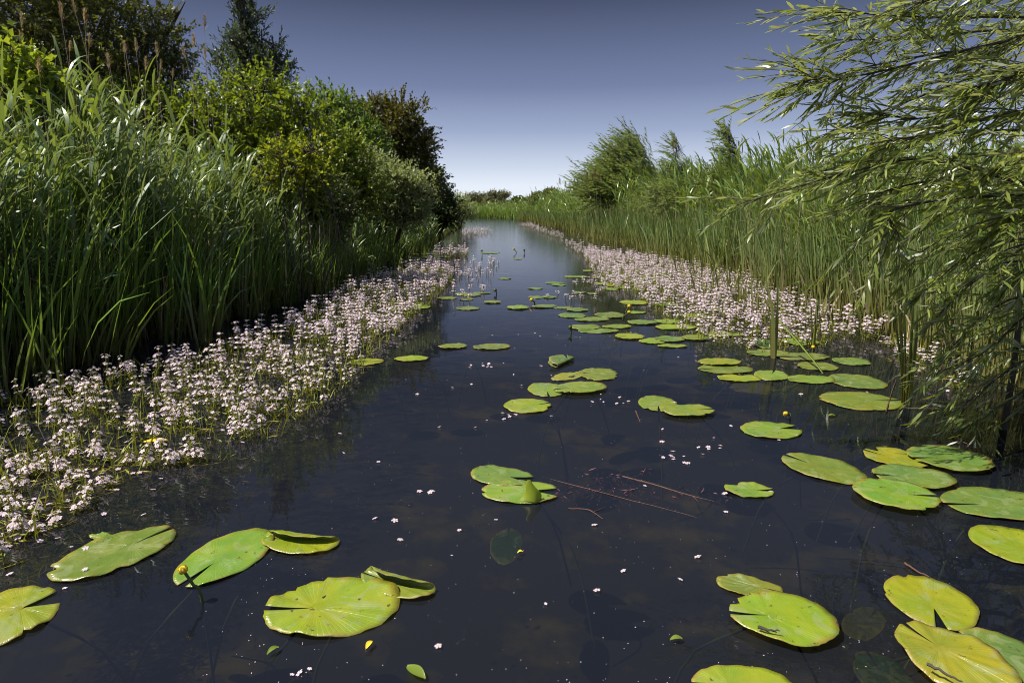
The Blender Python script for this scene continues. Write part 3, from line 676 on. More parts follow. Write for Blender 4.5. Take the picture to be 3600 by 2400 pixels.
seedbed(mid_lone, 60, 'mid', 0, .8); seedbed(mid_r, 22, 'mid', 0, .7)
ok = []
for s in spots:
    X, Y = s[:2]
    if abs(X) < .84 * Y * cp + .15: ok.append(s)
ok.sort(key=lambda s: s[0] ** 2 + s[1] ** 2)
indiv, mass = ok[:300], ok[300:]
vg = {'left': ('pink water violet spike in the dense flower bed along the left reeds', 'water violets in the left flower bed'),
      'leftfar': ('pink water violet spike in the far tip of the left flower bed', 'water violets at the far left tip'),
      'right': ('pink water violet spike in the flower bed along the right reeds', 'water violets in the right flower bed'),
      'willow': ('pink water violet spike in the shade under the willow twigs', 'water violets under the willow'),
      'mid': ('small lone water violet spike in the open mid channel', 'water violets in the open channel'),
      'far': ('water violet spike in the far channel', 'far water violets')}
for (X, Y, zone, hs) in indiv:
    me, h, lean = stemprotos[rng.integers(6)]
    root = empty('water_violet', (X, Y, 0)); root.rotation_euler = (rng.normal(0, .16), rng.normal(0, .16), U(0, 6.28)); root.scale = (1, 1, hs)
    tag(root, vg[zone][0], 'flower', vg[zone][1])
    link('stem', me, root)
    nw = rng.integers(2, 4)
    for w in range(nw):
        fz = 1 - w * .24
        c = whorlprotos[5 if (w == 0 and rng.random() < .35) else rng.integers(5) if w else rng.integers(7)]
        o = link('flower_whorl', c, root, (lean[0] * fz, lean[1] * fz, h * fz)); o.scale = (1, 1, 1 / hs); o.rotation_euler.z = U(0, 6)
# the rest: too many to count
prot = []
for k in range(8):
    mb = MB(); h = U(.12, .22); lean = (U(-.02, .02), U(-.02, .02))
    spike_stem(mb, h, lean, 2)
    for w in range(rng.integers(2, 4)):
        m2 = MB(); whorl(m2, 0, U(.015, .022), rng.integers(3, 6), .0105, False, U(0, 3))
        for v, f, mi in zip(m2.v, m2.f, m2.mi): pass
        off = np.array([lean[0], lean[1], 0]) * (1 - .24 * w) + np.array([0, 0, h * (1 - .24 * w)])
        s = mb.n
        for v in m2.v: mb.v.append(v + off.astype(np.float32)); mb.n += len(v)
        for f, mi in zip(m2.f, m2.mi): mb.f.append(f + s); mb.mi.append(mi)
    prot.append(mb)
big = MB()
for (X, Y, zone, hs) in mass:
    p = prot[rng.integers(8)]; a = U(0, 6.28); ca, sa = math.cos(a), math.sin(a); s = big.n
    for v in p.v:
        q = v.copy(); q[:, 0] = v[:, 0] * ca - v[:, 1] * sa + X; q[:, 1] = v[:, 0] * sa + v[:, 1] * ca + Y; q[:, 2] = v[:, 2] * hs
        big.v.append(q); big.n += len(q)
    for f, mi in zip(p.f, p.mi): big.f.append(f + s); big.mi.append(mi)
tag(link('water_violet_bed', big.mesh('water_violet_bed', ['petal', 'eye', 'vstem'])), 'pink water violets massed in both flower beds further up the channel', 'flower bed', None, 'stuff')
mb = MB()
v0, f0 = floret_arrays(.011)
for poly, n in ((left_bed, 260), (left_near, 110), (right_bed, 260), (right_near, 60)):
    for q in inpoly(poly, n):
        Rm = frame([U(-.4, .4), U(-.4, .4), 1]); mb.add((v0 * U(.7, 1.1)) @ Rm.T + np.array([q[0] + rng.normal(0, .12), q[1] + rng.normal(0, .12), .007]), f0)
tag(link('fallen_petals', mb.mesh('fallen_petals', ['petal'])), 'fallen pink petals drifted between the water violet stems', 'petals', None, 'stuff')
# feathery weed at and just under the surface of the beds
mb = MB()
for poly, n in ((left_bed, 5200), (left_near, 1500), (right_bed, 3600), (right_near, 300), (left_far, 250), (far_r, 300)):
    q = inpoly(poly, n); p = np.stack([q[:, 0] + rng.normal(0, .05, n), q[:, 1] + rng.normal(0, .05, n), U(-.08, .006, n)], 1)
    for k in range(3):
        a = U(0, 6.28, n); d = np.stack([np.cos(a), np.sin(a), U(-.2, .15, n)], 1)
        addleaves(mb, leaves(p, d, U(.03, .08, n), U(.003, .007, n)))
tag(link('water_weed', mb.mesh('water_weed', 'weed')), 'olive brown feathery weed matted under the pink flower beds', 'water weed', None, 'stuff')

mb = MB()
for poly, n in ((left_bed, 2600), (left_near, 220), (right_bed, 2600), (right_near, 120), (left_far, 150)):
    q = inpoly(poly, n); p = np.stack([q[:, 0], q[:, 1], np.full(n, -.03)], 1)
    v, f = ribbons(p, U(0, 6.28, n), np.abs(rng.normal(0, .25, n)), U(-.2, .8, n), U(.06, .17, n), U(.0025, .006, n), 3, 'blade', U(-1.4, 1.4, n)); mb.add(v, f)
    d = np.stack([U(-1, 1, n), U(-1, 1, n), U(.1, .5, n)], 1); mb.add(*leaves(p + [0, 0, .05], d, U(.02, .045, n), U(.004, .008, n)))
tag(link('violet_foliage', mb.mesh('violet_foliage', 'vstem')), 'yellow-green stems and leaves standing between the pink flowers', 'foliage', None, 'stuff')
# ------------------------------------------------------------------ reeds
def hn(p): return 1 + .16 * np.sin(2.1 * p[:, 0] + 1.7 * p[:, 1]) * np.sin(1.3 * p[:, 1] - .8 * p[:, 0]) + .11 * np.sin(4.6 * p[:, 1] + 3 * p[:, 0])
def bank_points(side, y0, y1, depth0, depth1, n, power=1.0):
    """points in the band between depth0 and depth1 metres behind the shoreline"""
    Y = y0 + (y1 - y0) * U(0, 1, n) ** power
    dd = U(depth0, depth1, n)
    X = left(Y) - dd if side < 0 else right(Y) + dd
    return np.stack([X, Y, np.maximum(gz(X, Y), -.2)], 1)
def cattails(mb, p, hmin, hmax, wmin, wmax, lean=.10, bend=.35, wind=None, per=4):
    n = len(p); sc_ = lefth(p[:, 1]) if p[0, 0] < 0 else np.ones(n)
    sc_ = sc_ * hn(p)
    for k in range(per):
        q = p + np.stack([rng.normal(0, .02, n), rng.normal(0, .02, n), np.zeros(n)], 1)
        az = U(0, 6.28, n)
        if wind is not None: az = np.where(rng.random(n) < .6, wind + rng.normal(0, .5, n), az)
        v, f = ribbons(q, az, np.abs(rng.normal(0, lean, n)), np.abs(rng.normal(0, bend, n)), sc_ * U(hmin, hmax, n) * np.where(k == 0, 1, U(.7, 1, n)), U(wmin, wmax, n), 5, 'blade', U(-1.4, 1.4, n), 2.0)
        mb.add(v, f)
def lefth(Y): return np.interp(Y, [2.4, 3.5, 4.8, 6, 7.5, 9, 12, 20], [.60, .76, .95, .76, .60, .52, .44, .42])
def phrag(mb, p, hmin, hmax, wind=PI, nl=8, leafl=(.22, .42), leafw=(.014, .026), lean=.07, top_bend=.3, windp=.55, from_t=.32, side=1):
    """common reed: thin upright stem with arching leaves"""
    n = len(p); h = U(hmin, hmax, n) * (lefth(p[:, 1]) if side < 0 else 1) * hn(p)
    az = np.where(rng.random(n) < windp, wind + rng.normal(0, .6, n), U(0, 6.28, n))
    th0 = np.abs(rng.normal(0, lean, n)); bd = np.abs(rng.normal(0, top_bend, n)) * .6
    t = np.linspace(0, 1, 6)
    th = th0[:, None] + bd[:, None] * t[None] ** 2
    dh = np.cumsum(np.concatenate([np.zeros((n, 1)), np.sin(th[:, 1:]) * (h / 5)[:, None]], 1), 1)
    dz = np.cumsum(np.concatenate([np.zeros((n, 1)), np.cos(th[:, 1:]) * (h / 5)[:, None]], 1), 1)
    path = p[:, None, :] + np.stack([dh * np.cos(az)[:, None], dh * np.sin(az)[:, None], dz], -1)
    v, f = tubes(path, np.linspace(.004, .0018, 6)[None].repeat(n, 0), 3); mb.add(v, f, 1)
    for k in range(nl):
        tt = from_t + (1 - from_t) * (k + U(0, .8, n)) / nl; u = np.clip(tt, 0, .999) * 5; i = u.astype(int); fr = (u - i)[:, None]
        a = path[np.arange(n), i] * (1 - fr) + path[np.arange(n), i + 1] * fr
        la = np.where(rng.random(n) < windp, wind + rng.normal(0, .7, n), U(0, 6.28, n))
        up = 1 - .5 * (k / nl)
        v, f = ribbons(a, la, U(.3, .75, n) * up, U(.3, 1.5, n), U(*leafl, n) * (1.1 - .35 * k / nl), U(*leafw, n), 4, 'leaf', rng.normal(0, .5, n), 1.3)
        mb.add(v, f, 0)
def deadstems(mb, p, hmin, hmax, lean=.12):
    n = len(p); h = U(hmin, hmax, n); az = U(0, 6.28, n); th = np.abs(rng.normal(0, lean, n))
    e = p + np.stack([np.sin(th) * np.cos(az) * h, np.sin(th) * np.sin(az) * h, np.cos(th) * h], 1)
    v, f = tubes(np.stack([p, (p + e) / 2 + rng.normal(0, .01, (n, 3)), e], 1), np.full((n, 3), 1) * U(.002, .005, n)[:, None], 3)
    mb.add(v, f)
# left bank
mb = MB()
cattails(mb, bank_points(-1, 2.6, 14, -.15, .6, 950, 1.2), .95, 1.65, .011, .022, .13, .4, 0.3)
cattails(mb, bank_points(-1, 2.8, 16, -.55, -.1, 110), .6, 1.3, .011, .02, .16, .5, 0.3)
cattails(mb, bank_points(-1, 10, 30, -.1, .6, 1200), .7, 1.25, .010, .018, .13, .35, 0.3)
tag(link('cattail_reeds', mb.mesh('cattail_reeds', 'cat')), 'dark green cattail blades crowding the left water edge', 'reeds', None, 'stuff')
mb = MB()
phrag(mb, bank_points(-1, 2.4, 7.5, .1, 1.7, 800, 1.0), 1.25, 1.95, 0.4, 9, (.22, .42), (.018, .034), .07, .3, .35, side=-1)
phrag(mb, bank_points(-1, 7.5, 13, .1, 1.2, 420), 1.2, 1.8, 0.4, 8, (.2, .4), (.018, .03), .07, .3, .35, side=-1)
phrag(mb, bank_points(-1, 13, 34, .0, 1.2, 600), 1.1, 1.7, 0.4, 6, (.2, .4), (.02, .034), .08, .3, .35, side=-1)
tag(link('reeds', mb.mesh('reeds', ['reed', 'stem'])), 'tall reeds with arching leaves standing behind the left cattails', 'reeds', None, 'stuff')
mb = MB()
phrag(mb, bank_points(-1, 2.9, 7, -.05, .9, 230), 1.2, 1.75, 0.4, 8, (.26, .46), (.022, .036), .08, .3, .4, side=-1)
tag(link('reeds', mb.mesh('reeds', ['reedB', 'stem'])), 'broad grey-green reed leaves standing out at the front of the left bank', 'reeds', None, 'stuff')
mb = MB(); deadstems(mb, bank_points(-1, 2.4, 9, -.1, 1.2, 900), .4, 1.15)
deadstems(mb, bank_points(1, 2.6, 26, -.1, 1.4, 1500), .5, 1.4)
for p in (bank_points(-1, 2.5, 10, -.12, .3, 420), bank_points(1, 4, 12, -.12, .5, 420)):
    n = len(p); v, f = ribbons(p, U(0, 6.28, n), np.abs(rng.normal(0, .22, n)), np.abs(rng.normal(0, .5, n)), U(.25, .95, n), U(.008, .018, n), 4, 'blade', U(-1.5, 1.5, n)); mb.add(v, f)
tag(link('dead_reed_stems', mb.mesh('dead_reed_stems', 'dead')), 'brown dead reed stems standing inside both reed belts', 'reeds', None, 'stuff')
# right bank
mb = MB()
cattails(mb, bank_points(1, 3.2, 9, -.1, .8, 1100), .75, 1.2, .008, .016, .12, .3, 2.9)
cattails(mb, bank_points(1, 9, 24, -.35, .8, 1700), .7, 1.25, .015, .028, .12, .3, 2.9)
cattails(mb, bank_points(1, 5, 24, -1.0, -.2, 150), .4, 1.0, .012, .022, .16, .5, 2.9)
cattails(mb, bank_points(1, 24, 50, -.2, .8, 1300), .6, 1.0, .026, .045, .12, .3, 2.9)
tag(link('cattail_reeds', mb.mesh('cattail_reeds', 'catR')), 'sunlit cattail blades along the right water edge', 'reeds', None, 'stuff')
mb = MB()
phrag(mb, bank_points(1, 3.3, 9, .2, 2.6, 1000), .95, 1.4, PI, 8, (.2, .4), (.014, .026), .1, .6, .8)
phrag(mb, bank_points(1, 9, 25, .3, 3.0, 1700), 1.15, 1.8, PI, 7, (.28, .52), (.026, .044), .1, .6, .8)
phrag(mb, bank_points(1, 25, 52, .2, 3.0, 1300), 1.1, 1.7, PI, 5, (.35, .6), (.04, .065), .1, .5, .8)
tag(link('reeds', mb.mesh('reeds', ['reedR', 'stem'])), 'light green reeds leaning left on the right bank', 'reeds', None, 'stuff')
mb = MB()
n = 1500; Y = U(57.5, 66, n); X = U(-14, 8, n); keep = gz(X, Y) > -.1
phrag(mb, np.stack([X, Y, gz(X, Y)], 1)[keep], .7, 1.25, PI, 5, (.3, .5), (.04, .06), .1, .4, .7)
phrag(mb, bank_points(-1, 34, 56, .0, 2.0, 700), .7, 1.3, PI, 5, (.25, .45), (.03, .05), .1, .4, .7)
n = 1500; X = U(-7.5, 1.2, n); Y = np.interp(-X, [-.6, 1.2, 5.0, 9.2], [50, 54, 58, 62]) + U(.1, 2.2, n)
p = np.stack([X, Y, np.maximum(gz(X, Y), -.1)], 1); v, f = ribbons(np.repeat(p, 3, 0), U(0, 6.28, 3 * n), np.abs(rng.normal(0, .16, 3 * n)), np.abs(rng.normal(0, .4, 3 * n)), U(.4, .95, 3 * n), U(.03, .055, 3 * n), 3, 'blade', U(-1.4, 1.4, 3 * n)); mb.add(v, f)
tag(link('reeds', mb.mesh('reeds', ['reedR', 'stem'])), 'pale far reeds closing the end of the channel', 'reeds', None, 'stuff')
# small herbs at the foot of the reeds
mb = MB()
for side, y0, y1, n in ((-1, 2.6, 12, 900), (1, 3.5, 14, 500)):
    p0 = bank_points(side, y0, y1, -.25, .1, n // 9); p0 = np.repeat(p0, 9, 0); n = len(p0)
    p = p0 + np.stack([rng.normal(0, .04, n), rng.normal(0, .04, n), np.maximum(.25, 0) + U(0, .22, n)], 1)
    addleaves(mb, leaves(p, rdir(n) * [1, 1, .4], U(.03, .055, n), U(.014, .026, n)))
    v, f = tubes(np.stack([p0, p0 * .3 + p * .7 , p], 1), np.tile([[.002, .0015, .001]], (n, 1)), 3); mb.add(v, f)
tag(link('marsh_herbs', mb.mesh('marsh_herbs', 'mid')), 'small leafy marsh herbs at the foot of the reeds', 'herbs', None, 'stuff')
# bank grass
mb = MB()
for side, y0, y1, n in ((-1, 2, 40, 5000), (1, 2.5, 50, 7000)):
    p = bank_points(side, y0, y1, .4, 5.0, n)
    v, f = ribbons(p, U(0, 6.28, n), U(0, .4, n), U(.2, 1.2, n), U(.2, .6, n), U(.006, .014, n), 3); mb.add(v, f)
tag(link('grass', mb.mesh('grass', 'grass')), 'rough green grass covering both banks behind the reeds', 'grass', None, 'stuff')

# ------------------------------------------------------------------ single reed stalks with plumes
def plume_stalk(base, top, label, group, mat='plume', size=.16, wind=(.3, 0, -.2), stemmat='dead'):
    b = np.array(base); t = np.array(top) - b
    root = empty('reed_stalk', tuple(b)); tag(root, label, 'reed stalk', group)
    pth = curve([(0, 0, 0), t * .5 + rng.normal(0, .015, 3), t], 8)
    v, f = tubes(pth[None], np.linspace(.004, .002, 8)[None], 4); mb = MB(); mb.add(v, f); link('stem', mb.mesh('stem', stemmat), root)
    n = 60; u = rng.random(n) ** .8
    p = t - unit(t[None])[0] * (size * (1 - u))[:, None] * .9
    d = unit(t[None] * .6 + rng.normal(0, .35, (n, 3)) + np.array(wind))
    mb = MB(); addleaves(mb, leaves(p, d, size * (.55 - .3 * u), np.full(n, size * .035)))
    link('plume', mb.mesh('plume', mat), root)
    return root
PG = 'old reed stalks with plumes above the left reeds'
for i, (x, y, Y) in enumerate([(70, 40, 5.2), (62, 75, 5.6), (205, 0, 5.0), (235, 85, 6.0), (295, 40, 5.4), (308, 90, 6.2), (250, -20, 5.6), (365, 130, 5.8), (430, 140, 6.2), (470, 130, 6.4), (545, 155, 6.6), (560, 200, 7.0), (425, 70, 6.0), (600, 200, 7.2), (640, 185, 7.4), (380, 215, 5.2), (120, 130, 4.9), (340, 215, 6.4), (505, 175, 6.0), (675, 120, 7.0), (720, 125, 7.2), (712, 150, 7.4), (835, 245, 8.0), (640, 230, 8.2), (180, 60, 6.2)]):
    tp = W(x * 1.0 * S * .66 if False else x * S * .656, y * S * .656, Y); tp = tp + [0, 0, rng.normal(-.05, .08)]; base = np.array([tp[0] + rng.normal(.05, .22), tp[1] + U(-.1, .1), .1])
    plume_stalk(base, tp, 'dry brown reed stalk with a feathery plume above the left reeds', PG, size=U(.07, .16))
PR = 'reed stalks with plumes above the right reeds'
for (x, y, Y) in [(1287, 410, 25), (1300, 417, 26), (1310, 421, 24), (1321, 412, 25), (1333, 420, 23), (1345, 405, 22), (1350, 398, 20), (1362, 402, 20), (1369, 390, 19), (1378, 400, 18), (1547, 325, 13), (1640, 412, 12)]:
    tp = P(x, y, Y); base = np.array([tp[0] + .15, tp[1], .1])
    plume_stalk(base, tp, 'thin reed stalk with purplish plume bending left above the right reeds', PR, 'plumeR', .28 if Y > 15 else .2, (-.8, 0, -.1), 'stem')

# ------------------------------------------------------------------ trees and shrubs
def woody(mb, base, blobs, trunk_r, wob=.06, sub=14):
    base = np.array(base)
    paths = []; rad = []
    for (c, r) in blobs:
        c = np.array(c); mid = base * .45 + c * .55 + rng.normal(0, wob, 3) * np.linalg.norm(c - base); mid[2] = base[2] * .4 + c[2] * .6
        pth = curve([base + rng.normal(0, trunk_r * .6, 3) * [1, 1, 0], mid, c, c + (c - mid) * .35], 9)
        paths.append(pth); rad.append(np.linspace(trunk_r, trunk_r * .16, 9))
        for k in range(sub):
            i = rng.integers(4, 8); s = pth[i]; d = rdir(1)[0]; d[2] = abs(d[2]) * .6 + .2
            e = c + d * np.array(r) * U(.7, 1.05)
            paths.append(curve([s, (s + e) / 2 + rng.normal(0, .08, 3) * np.array(r), e], 9)); rad.append(np.linspace(trunk_r * .28, trunk_r * .06, 9))
    v, f = tubes(np.array(paths), np.array(rad), 5); mb.add(v, f)
def crown(mb, blobs, shoots, leafl, leafw, per, shootl, up=.35, wind=(0, 0, 0), shell=.45, six=False, spread=.8, droop=.1, mi=0, stemi=None, rough=.5):
    vol = np.array([np.prod(r) ** (2 / 3) for c, r in blobs]); cnt = (vol / vol.sum() * shoots).astype(int) + 1
    for (c, r), n in zip(blobs, cnt):
        u = rdir(n); rr = (shell + (1 - shell) * U(0, 1, n)) * (1 + rng.normal(0, .06, n))
        fq = unit(rng.normal(0, 1, (6, 3))) * 3.2; fp = U(0, 6.28, 6)
        lump = sum(np.sin(u @ fq[k] * (1 + .5 * k) + fp[k]) for k in range(6)) / 6
        rr = rr * (1 + rough * lump)
        keep = rr > .18; u = u[keep]; rr = rr[keep]; n = len(u)
        s = np.array(c) + u * rr[:, None] * np.array(r)
        d = unit(u * .7 + np.array([0, 0, up]) + np.array(wind) + rng.normal(0, .38, (n, 3)))
        sl = U(.5, 1.15, n) * shootl
        if stemi is not None:
            e = s + d * sl[:, None]
            v, f = tubes(np.stack([s - d * sl[:, None] * .5, s, e], 1), np.tile([[.004, .003, .001]], (n, 1)), 3); mb.add(v, f, stemi)
        t = (np.arange(per) + .5) / per
        p = s[:, None, :] + d[:, None, :] * (sl[:, None] * t[None])[..., None]
        p[..., 2] -= (sl[:, None] * t[None] ** 2) * droop
        ld = d[:, None, :] * .7 + rng.normal(0, spread * .6, (n, per, 3)) + np.array(wind) * .5
        k = n * per
        sz = U(.7, 1.2, k) * np.tile(1.1 - .35 * t, n)
        addleaves(mb, leaves(p.reshape(-1, 3), ld.reshape(-1, 3), leafl * sz, leafw * sz, .55, .12, six), mi)
def shrub(name, cat, label, Y, blobs, mat, shoots, leafl, leafw, per=9, shootl=.25, rz=1.0, group=None, base=None, trunk=.03, twigs=True, barkn='bark', **k):
    """blobs: px centre and px radii at depth Y (frame 2352 wide)"""
    bl = []
    for b in blobs:
        x, y, rx, ry = b[:4]; yy = Y + (b[4] if len(b) > 4 else 0)
        c = P(x, y, yy); s = yy / 1437 * 1.02
        bl.append((c, (rx * s, max(rx, ry) * s * rz, ry * s)))
    cx = np.mean([c[0] for c, r in bl]); cy = np.mean([c[1] for c, r in bl])
    if base is None: base = (cx, cy, float(gz(np.array(cx), np.array(cy))) - .05)
    root = empty(name, tuple(base)); tag(root, label, cat, group)
    mb = MB(); woody(mb, (0, 0, 0), [(c - np.array(base), r) for c, r in bl], trunk)
    link('trunk', mb.mesh('trunk', barkn), root)
    mb = MB(); crown(mb, [(c - np.array(base), r) for c, r in bl], shoots, leafl, leafw, per, shootl, stemi=1 if twigs else None, **k)
    link('crown', mb.mesh('crown', [mat, 'twig']), root)
    return root
# left bank, from the far end to the camera
shrub('hawthorn_tree', 'tree', 'big dark hawthorn with bare twig tips at the upper left corner', 8.6, [(60, 40, 150, 90), (230, 60, 120, 80), (120, 150, 170, 90), (330, 130, 90, 80), (260, 200, 140, 70), (400, 160, 45, 45), (90, -70, 170, 90), (385, 80, 28, 50), (-60, 120, 130, 120)], 'haw', 3900, .055, .034, 9, .26, trunk=.04, up=.4)
shrub('sallow_tree', 'tree', 'tall dark pointed sallow rising above the left shrubs', 10.5, [(575, 40, 34, 46), (560, 105, 46, 48), (600, 140, 58, 46), (545, 150, 60, 44), (635, 150, 36, 36), (590, 200, 90, 50), (542, 5, 18, 24), (555, -20, 12, 20)], 'tall', 650, .08, .032, 9, .24, trunk=.05, up=.75, shell=.3)
shrub('leafy_shrub', 'shrub', 'broad bright green shrub filling the left bank below the tall sallow', 8.2, [(600, 250, 105, 65), (480, 300, 120, 80), (690, 290, 70, 75), (560, 370, 150, 100), (390, 300, 110, 80), (700, 390, 80, 90), (330, 250, 80, 50), (250, 330, 130, 80)], 'bright', 2900, .062, .042, 9, .24, trunk=.04)
shrub('leafy_shrub', 'shrub', 'mid green bush behind the reeds at the left picture edge', 6.4, [(60, 290, 130, 70), (200, 310, 110, 70), (-40, 330, 110, 90), (140, 380, 150, 70)], 'mid', 1300, .05, .03, 8, .22)
shrub('alder_shrub', 'shrub', 'large-leaved lime green alder sprig at the left picture edge', 5.2, [(30, 150, 46, 34), (85, 190, 42, 32), (20, 215, 60, 36), (130, 235, 50, 30)], 'lime', 170, .075, .055, 8, .22, trunk=.014)
shrub('leafy_shrub', 'shrub', 'blue-green bush with upright tips left of the brown hawthorn', 14.2, [(755, 250, 36, 36), (795, 280, 50, 48), (830, 340, 66, 60), (770, 330, 60, 60)], 'mid', 1000, .085, .052, 9, .28, up=.6)
shrub('hawthorn_tree', 'tree', 'dark brownish hawthorn with jagged outline at the end of the left shrubs', 17, [(860, 262, 50, 34), (920, 280, 52, 40), (880, 330, 90, 62), (950, 360, 42, 48), (960, 420, 48, 50), (900, 410, 80, 60), (975, 330, 20, 20), (820, 262, 26, 22)], 'haw2', 3200, .085, .06, 9, .34, trunk=.07, up=.25, rough=.85, spread=.6)
shrub('sallow_shrub', 'shrub', 'pale silvery sallow bush in front of the brown hawthorn', 12.0, [(850, 400, 50, 40), (905, 425, 56, 46), (870, 460, 76, 50), (950, 450, 44, 44), (815, 430, 46, 50), (930, 490, 50, 36)], 'sallow', 1500, .085, .034, 10, .28, up=.55)
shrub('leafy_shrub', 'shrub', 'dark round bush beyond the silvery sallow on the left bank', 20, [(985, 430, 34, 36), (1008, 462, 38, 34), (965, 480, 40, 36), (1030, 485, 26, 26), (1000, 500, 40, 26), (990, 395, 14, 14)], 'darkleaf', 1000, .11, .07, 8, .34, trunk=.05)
shrub('sallow_shrub', 'shrub', 'small pale bush at the far end of the left bank', 30, [(1052, 472, 22, 20), (1072, 488, 18, 14), (1040, 490, 22, 16)], 'sallow', 420, .10, .05, 8, .4, trunk=.04)
shrub('leafy_shrub', 'shrub', 'dense green bush joining the bright shrub to the silvery sallow', 10.4, [(745, 380, 60, 60), (800, 360, 50, 50), (770, 440, 70, 60), (830, 440, 46, 46), (700, 450, 50, 40)], 'bright', 1200, .065, .04, 9, .26, trunk=.03)
shrub('bramble_shrub', 'shrub', 'yellow-leaved bramble spray hanging over the left reeds', 6.7, [(715, 340, 36, 18), (670, 385, 46, 26), (610, 410, 40, 22), (740, 400, 26, 20), (640, 350, 30, 20)], 'yellow', 210, .05, .036, 7, .22, trunk=.012)
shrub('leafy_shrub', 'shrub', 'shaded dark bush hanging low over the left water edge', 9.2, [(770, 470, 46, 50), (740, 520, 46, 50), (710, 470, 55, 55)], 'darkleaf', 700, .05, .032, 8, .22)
shrub('willow_sapling', 'sapling', 'small willow sapling sprouting among the left cattails', 3.75, [(30, 590, 44, 34), (70, 640, 46, 30), (20, 690, 50, 34)], 'mid', 90, .05, .014, 9, .18, trunk=.008)
# right bank
wl = (-1.25, 0, .1)
shrub('willow_shrub', 'shrub', 'wind-swept willow bush, the highest one above the right reeds', 22, [(1462, 345, 26, 26), (1430, 375, 40, 40), (1465, 400, 46, 44), (1400, 410, 46, 34), (1440, 440, 80, 40), (1500, 440, 54, 40), (1445, 322, 12, 14), (1370, 440, 40, 30)], 'will2', 1500, .15, .034, 16, .8, wind=wl, up=.75, trunk=.04, shell=.35, spread=.4)
shrub('willow_sapling', 'sapling', 'slender young willow right of the wind-swept bush', 16.5, [(1553, 345, 8, 22), (1556, 380, 16, 24), (1570, 410, 30, 26), (1560, 445, 50, 30), (1605, 400, 12, 18)], 'will2', 300, .11, .024, 14, .5, spread=.4, wind=wl, up=.8, trunk=.02, shell=.2)
shrub('willow_sapling', 'sapling', 'tallest thin willow shoot left of the big willow, bending left', 12.5, [(1672, 315, 9, 20), (1680, 345, 14, 22), (1690, 385, 20, 26), (1685, 430, 50, 30), (1655, 420, 26, 20)], 'will2', 280, .10, .021, 14, .42, spread=.4, wind=wl, up=.8, trunk=.016, shell=.2)
shrub('willow_shrub', 'shrub', 'low leafy willow scrub between the two young willows', 14.5, [(1610, 442, 60, 34), (1530, 455, 50, 34), (1700, 435, 60, 40), (1780, 430, 56, 40), (1850, 425, 60, 44), (1650, 400, 22, 24)], 'will2', 1300, .08, .02, 10, .3, wind=wl, trunk=.02)
shrub('leafy_shrub', 'shrub', 'far low bush over the right reeds near the vanishing point', 44, [(1262, 452, 16, 9), (1235, 462, 20, 8), (1285, 462, 22, 10)], 'far', 420, .18, .10, 7, .5, trunk=.04)
# far end of the channel
for i, (x, y, rx, ry, Y, m, lab) in enumerate([(1075, 458, 16, 7, 105, 'far2', 'leftmost wind-bent grey tree on the horizon'), (1100, 459, 15, 7, 105, 'far2', 'second wind-bent grey tree from the left on the horizon'), (1124, 456, 14, 8, 100, 'far2', 'tallest wind-bent grey tree on the horizon'), (1148, 455, 15, 8, 100, 'far2', 'rightmost wind-bent grey tree on the horizon')]):
    shrub('distant_tree', 'tree', lab, Y, [(x, y, rx * .6, ry), (x + 8, y - 5, rx * .5, ry * .5), (x - 6, y + 8, rx * .7, ry * .6)], m, 260, .35, .14, 8, 1.0, group='wind-bent trees on the horizon', wind=(.9, 0, .3), up=.5, trunk=.10, twigs=False)
shrub('distant_tree', 'tree', 'dark round tree on the horizon at the end of the channel', 115, [(1192, 463, 13, 8), (1186, 468, 12, 6), (1200, 468, 10, 6)], 'darkleaf', 330, .4, .28, 7, .7, trunk=.12, twigs=False)
shrub('distant_tree', 'tree', 'round green tree on the horizon above the far right reeds', 90, [(1266, 446, 14, 8), (1256, 452, 12, 6), (1276, 452, 11, 7)], 'far', 380, .32, .2, 7, .6, trunk=.12, twigs=False)
shrub('distant_tree', 'tree', 'brownish bare-topped tree left of the round green horizon tree', 100, [(1232, 453, 9, 8), (1240, 460, 14, 6), (1222, 463, 12, 6)], 'haw2', 240, .35, .2, 7, .7, trunk=.12, twigs=False)
hb = []
for x in np.arange(1040, 1320, 15): hb.append((x, 471 + U(-2, 1), 12, 6))
shrub('hedge', 'hedge', 'long dark hedge across the fields on the horizon', 120, hb, 'far', 1500, .5, .3, 6, .7, trunk=.08, twigs=False)
hb = [(x, 474 + U(-1, 1), 60, 7) for x in list(range(-900, 1000, 90)) + list(range(1350, 3300, 90))]
shrub('hedge', 'hedge', 'flat distant hedge line hidden behind both reed banks', 200, hb, 'far', 2500, 1.2, .7, 6, 1.2, trunk=.1, twigs=False)

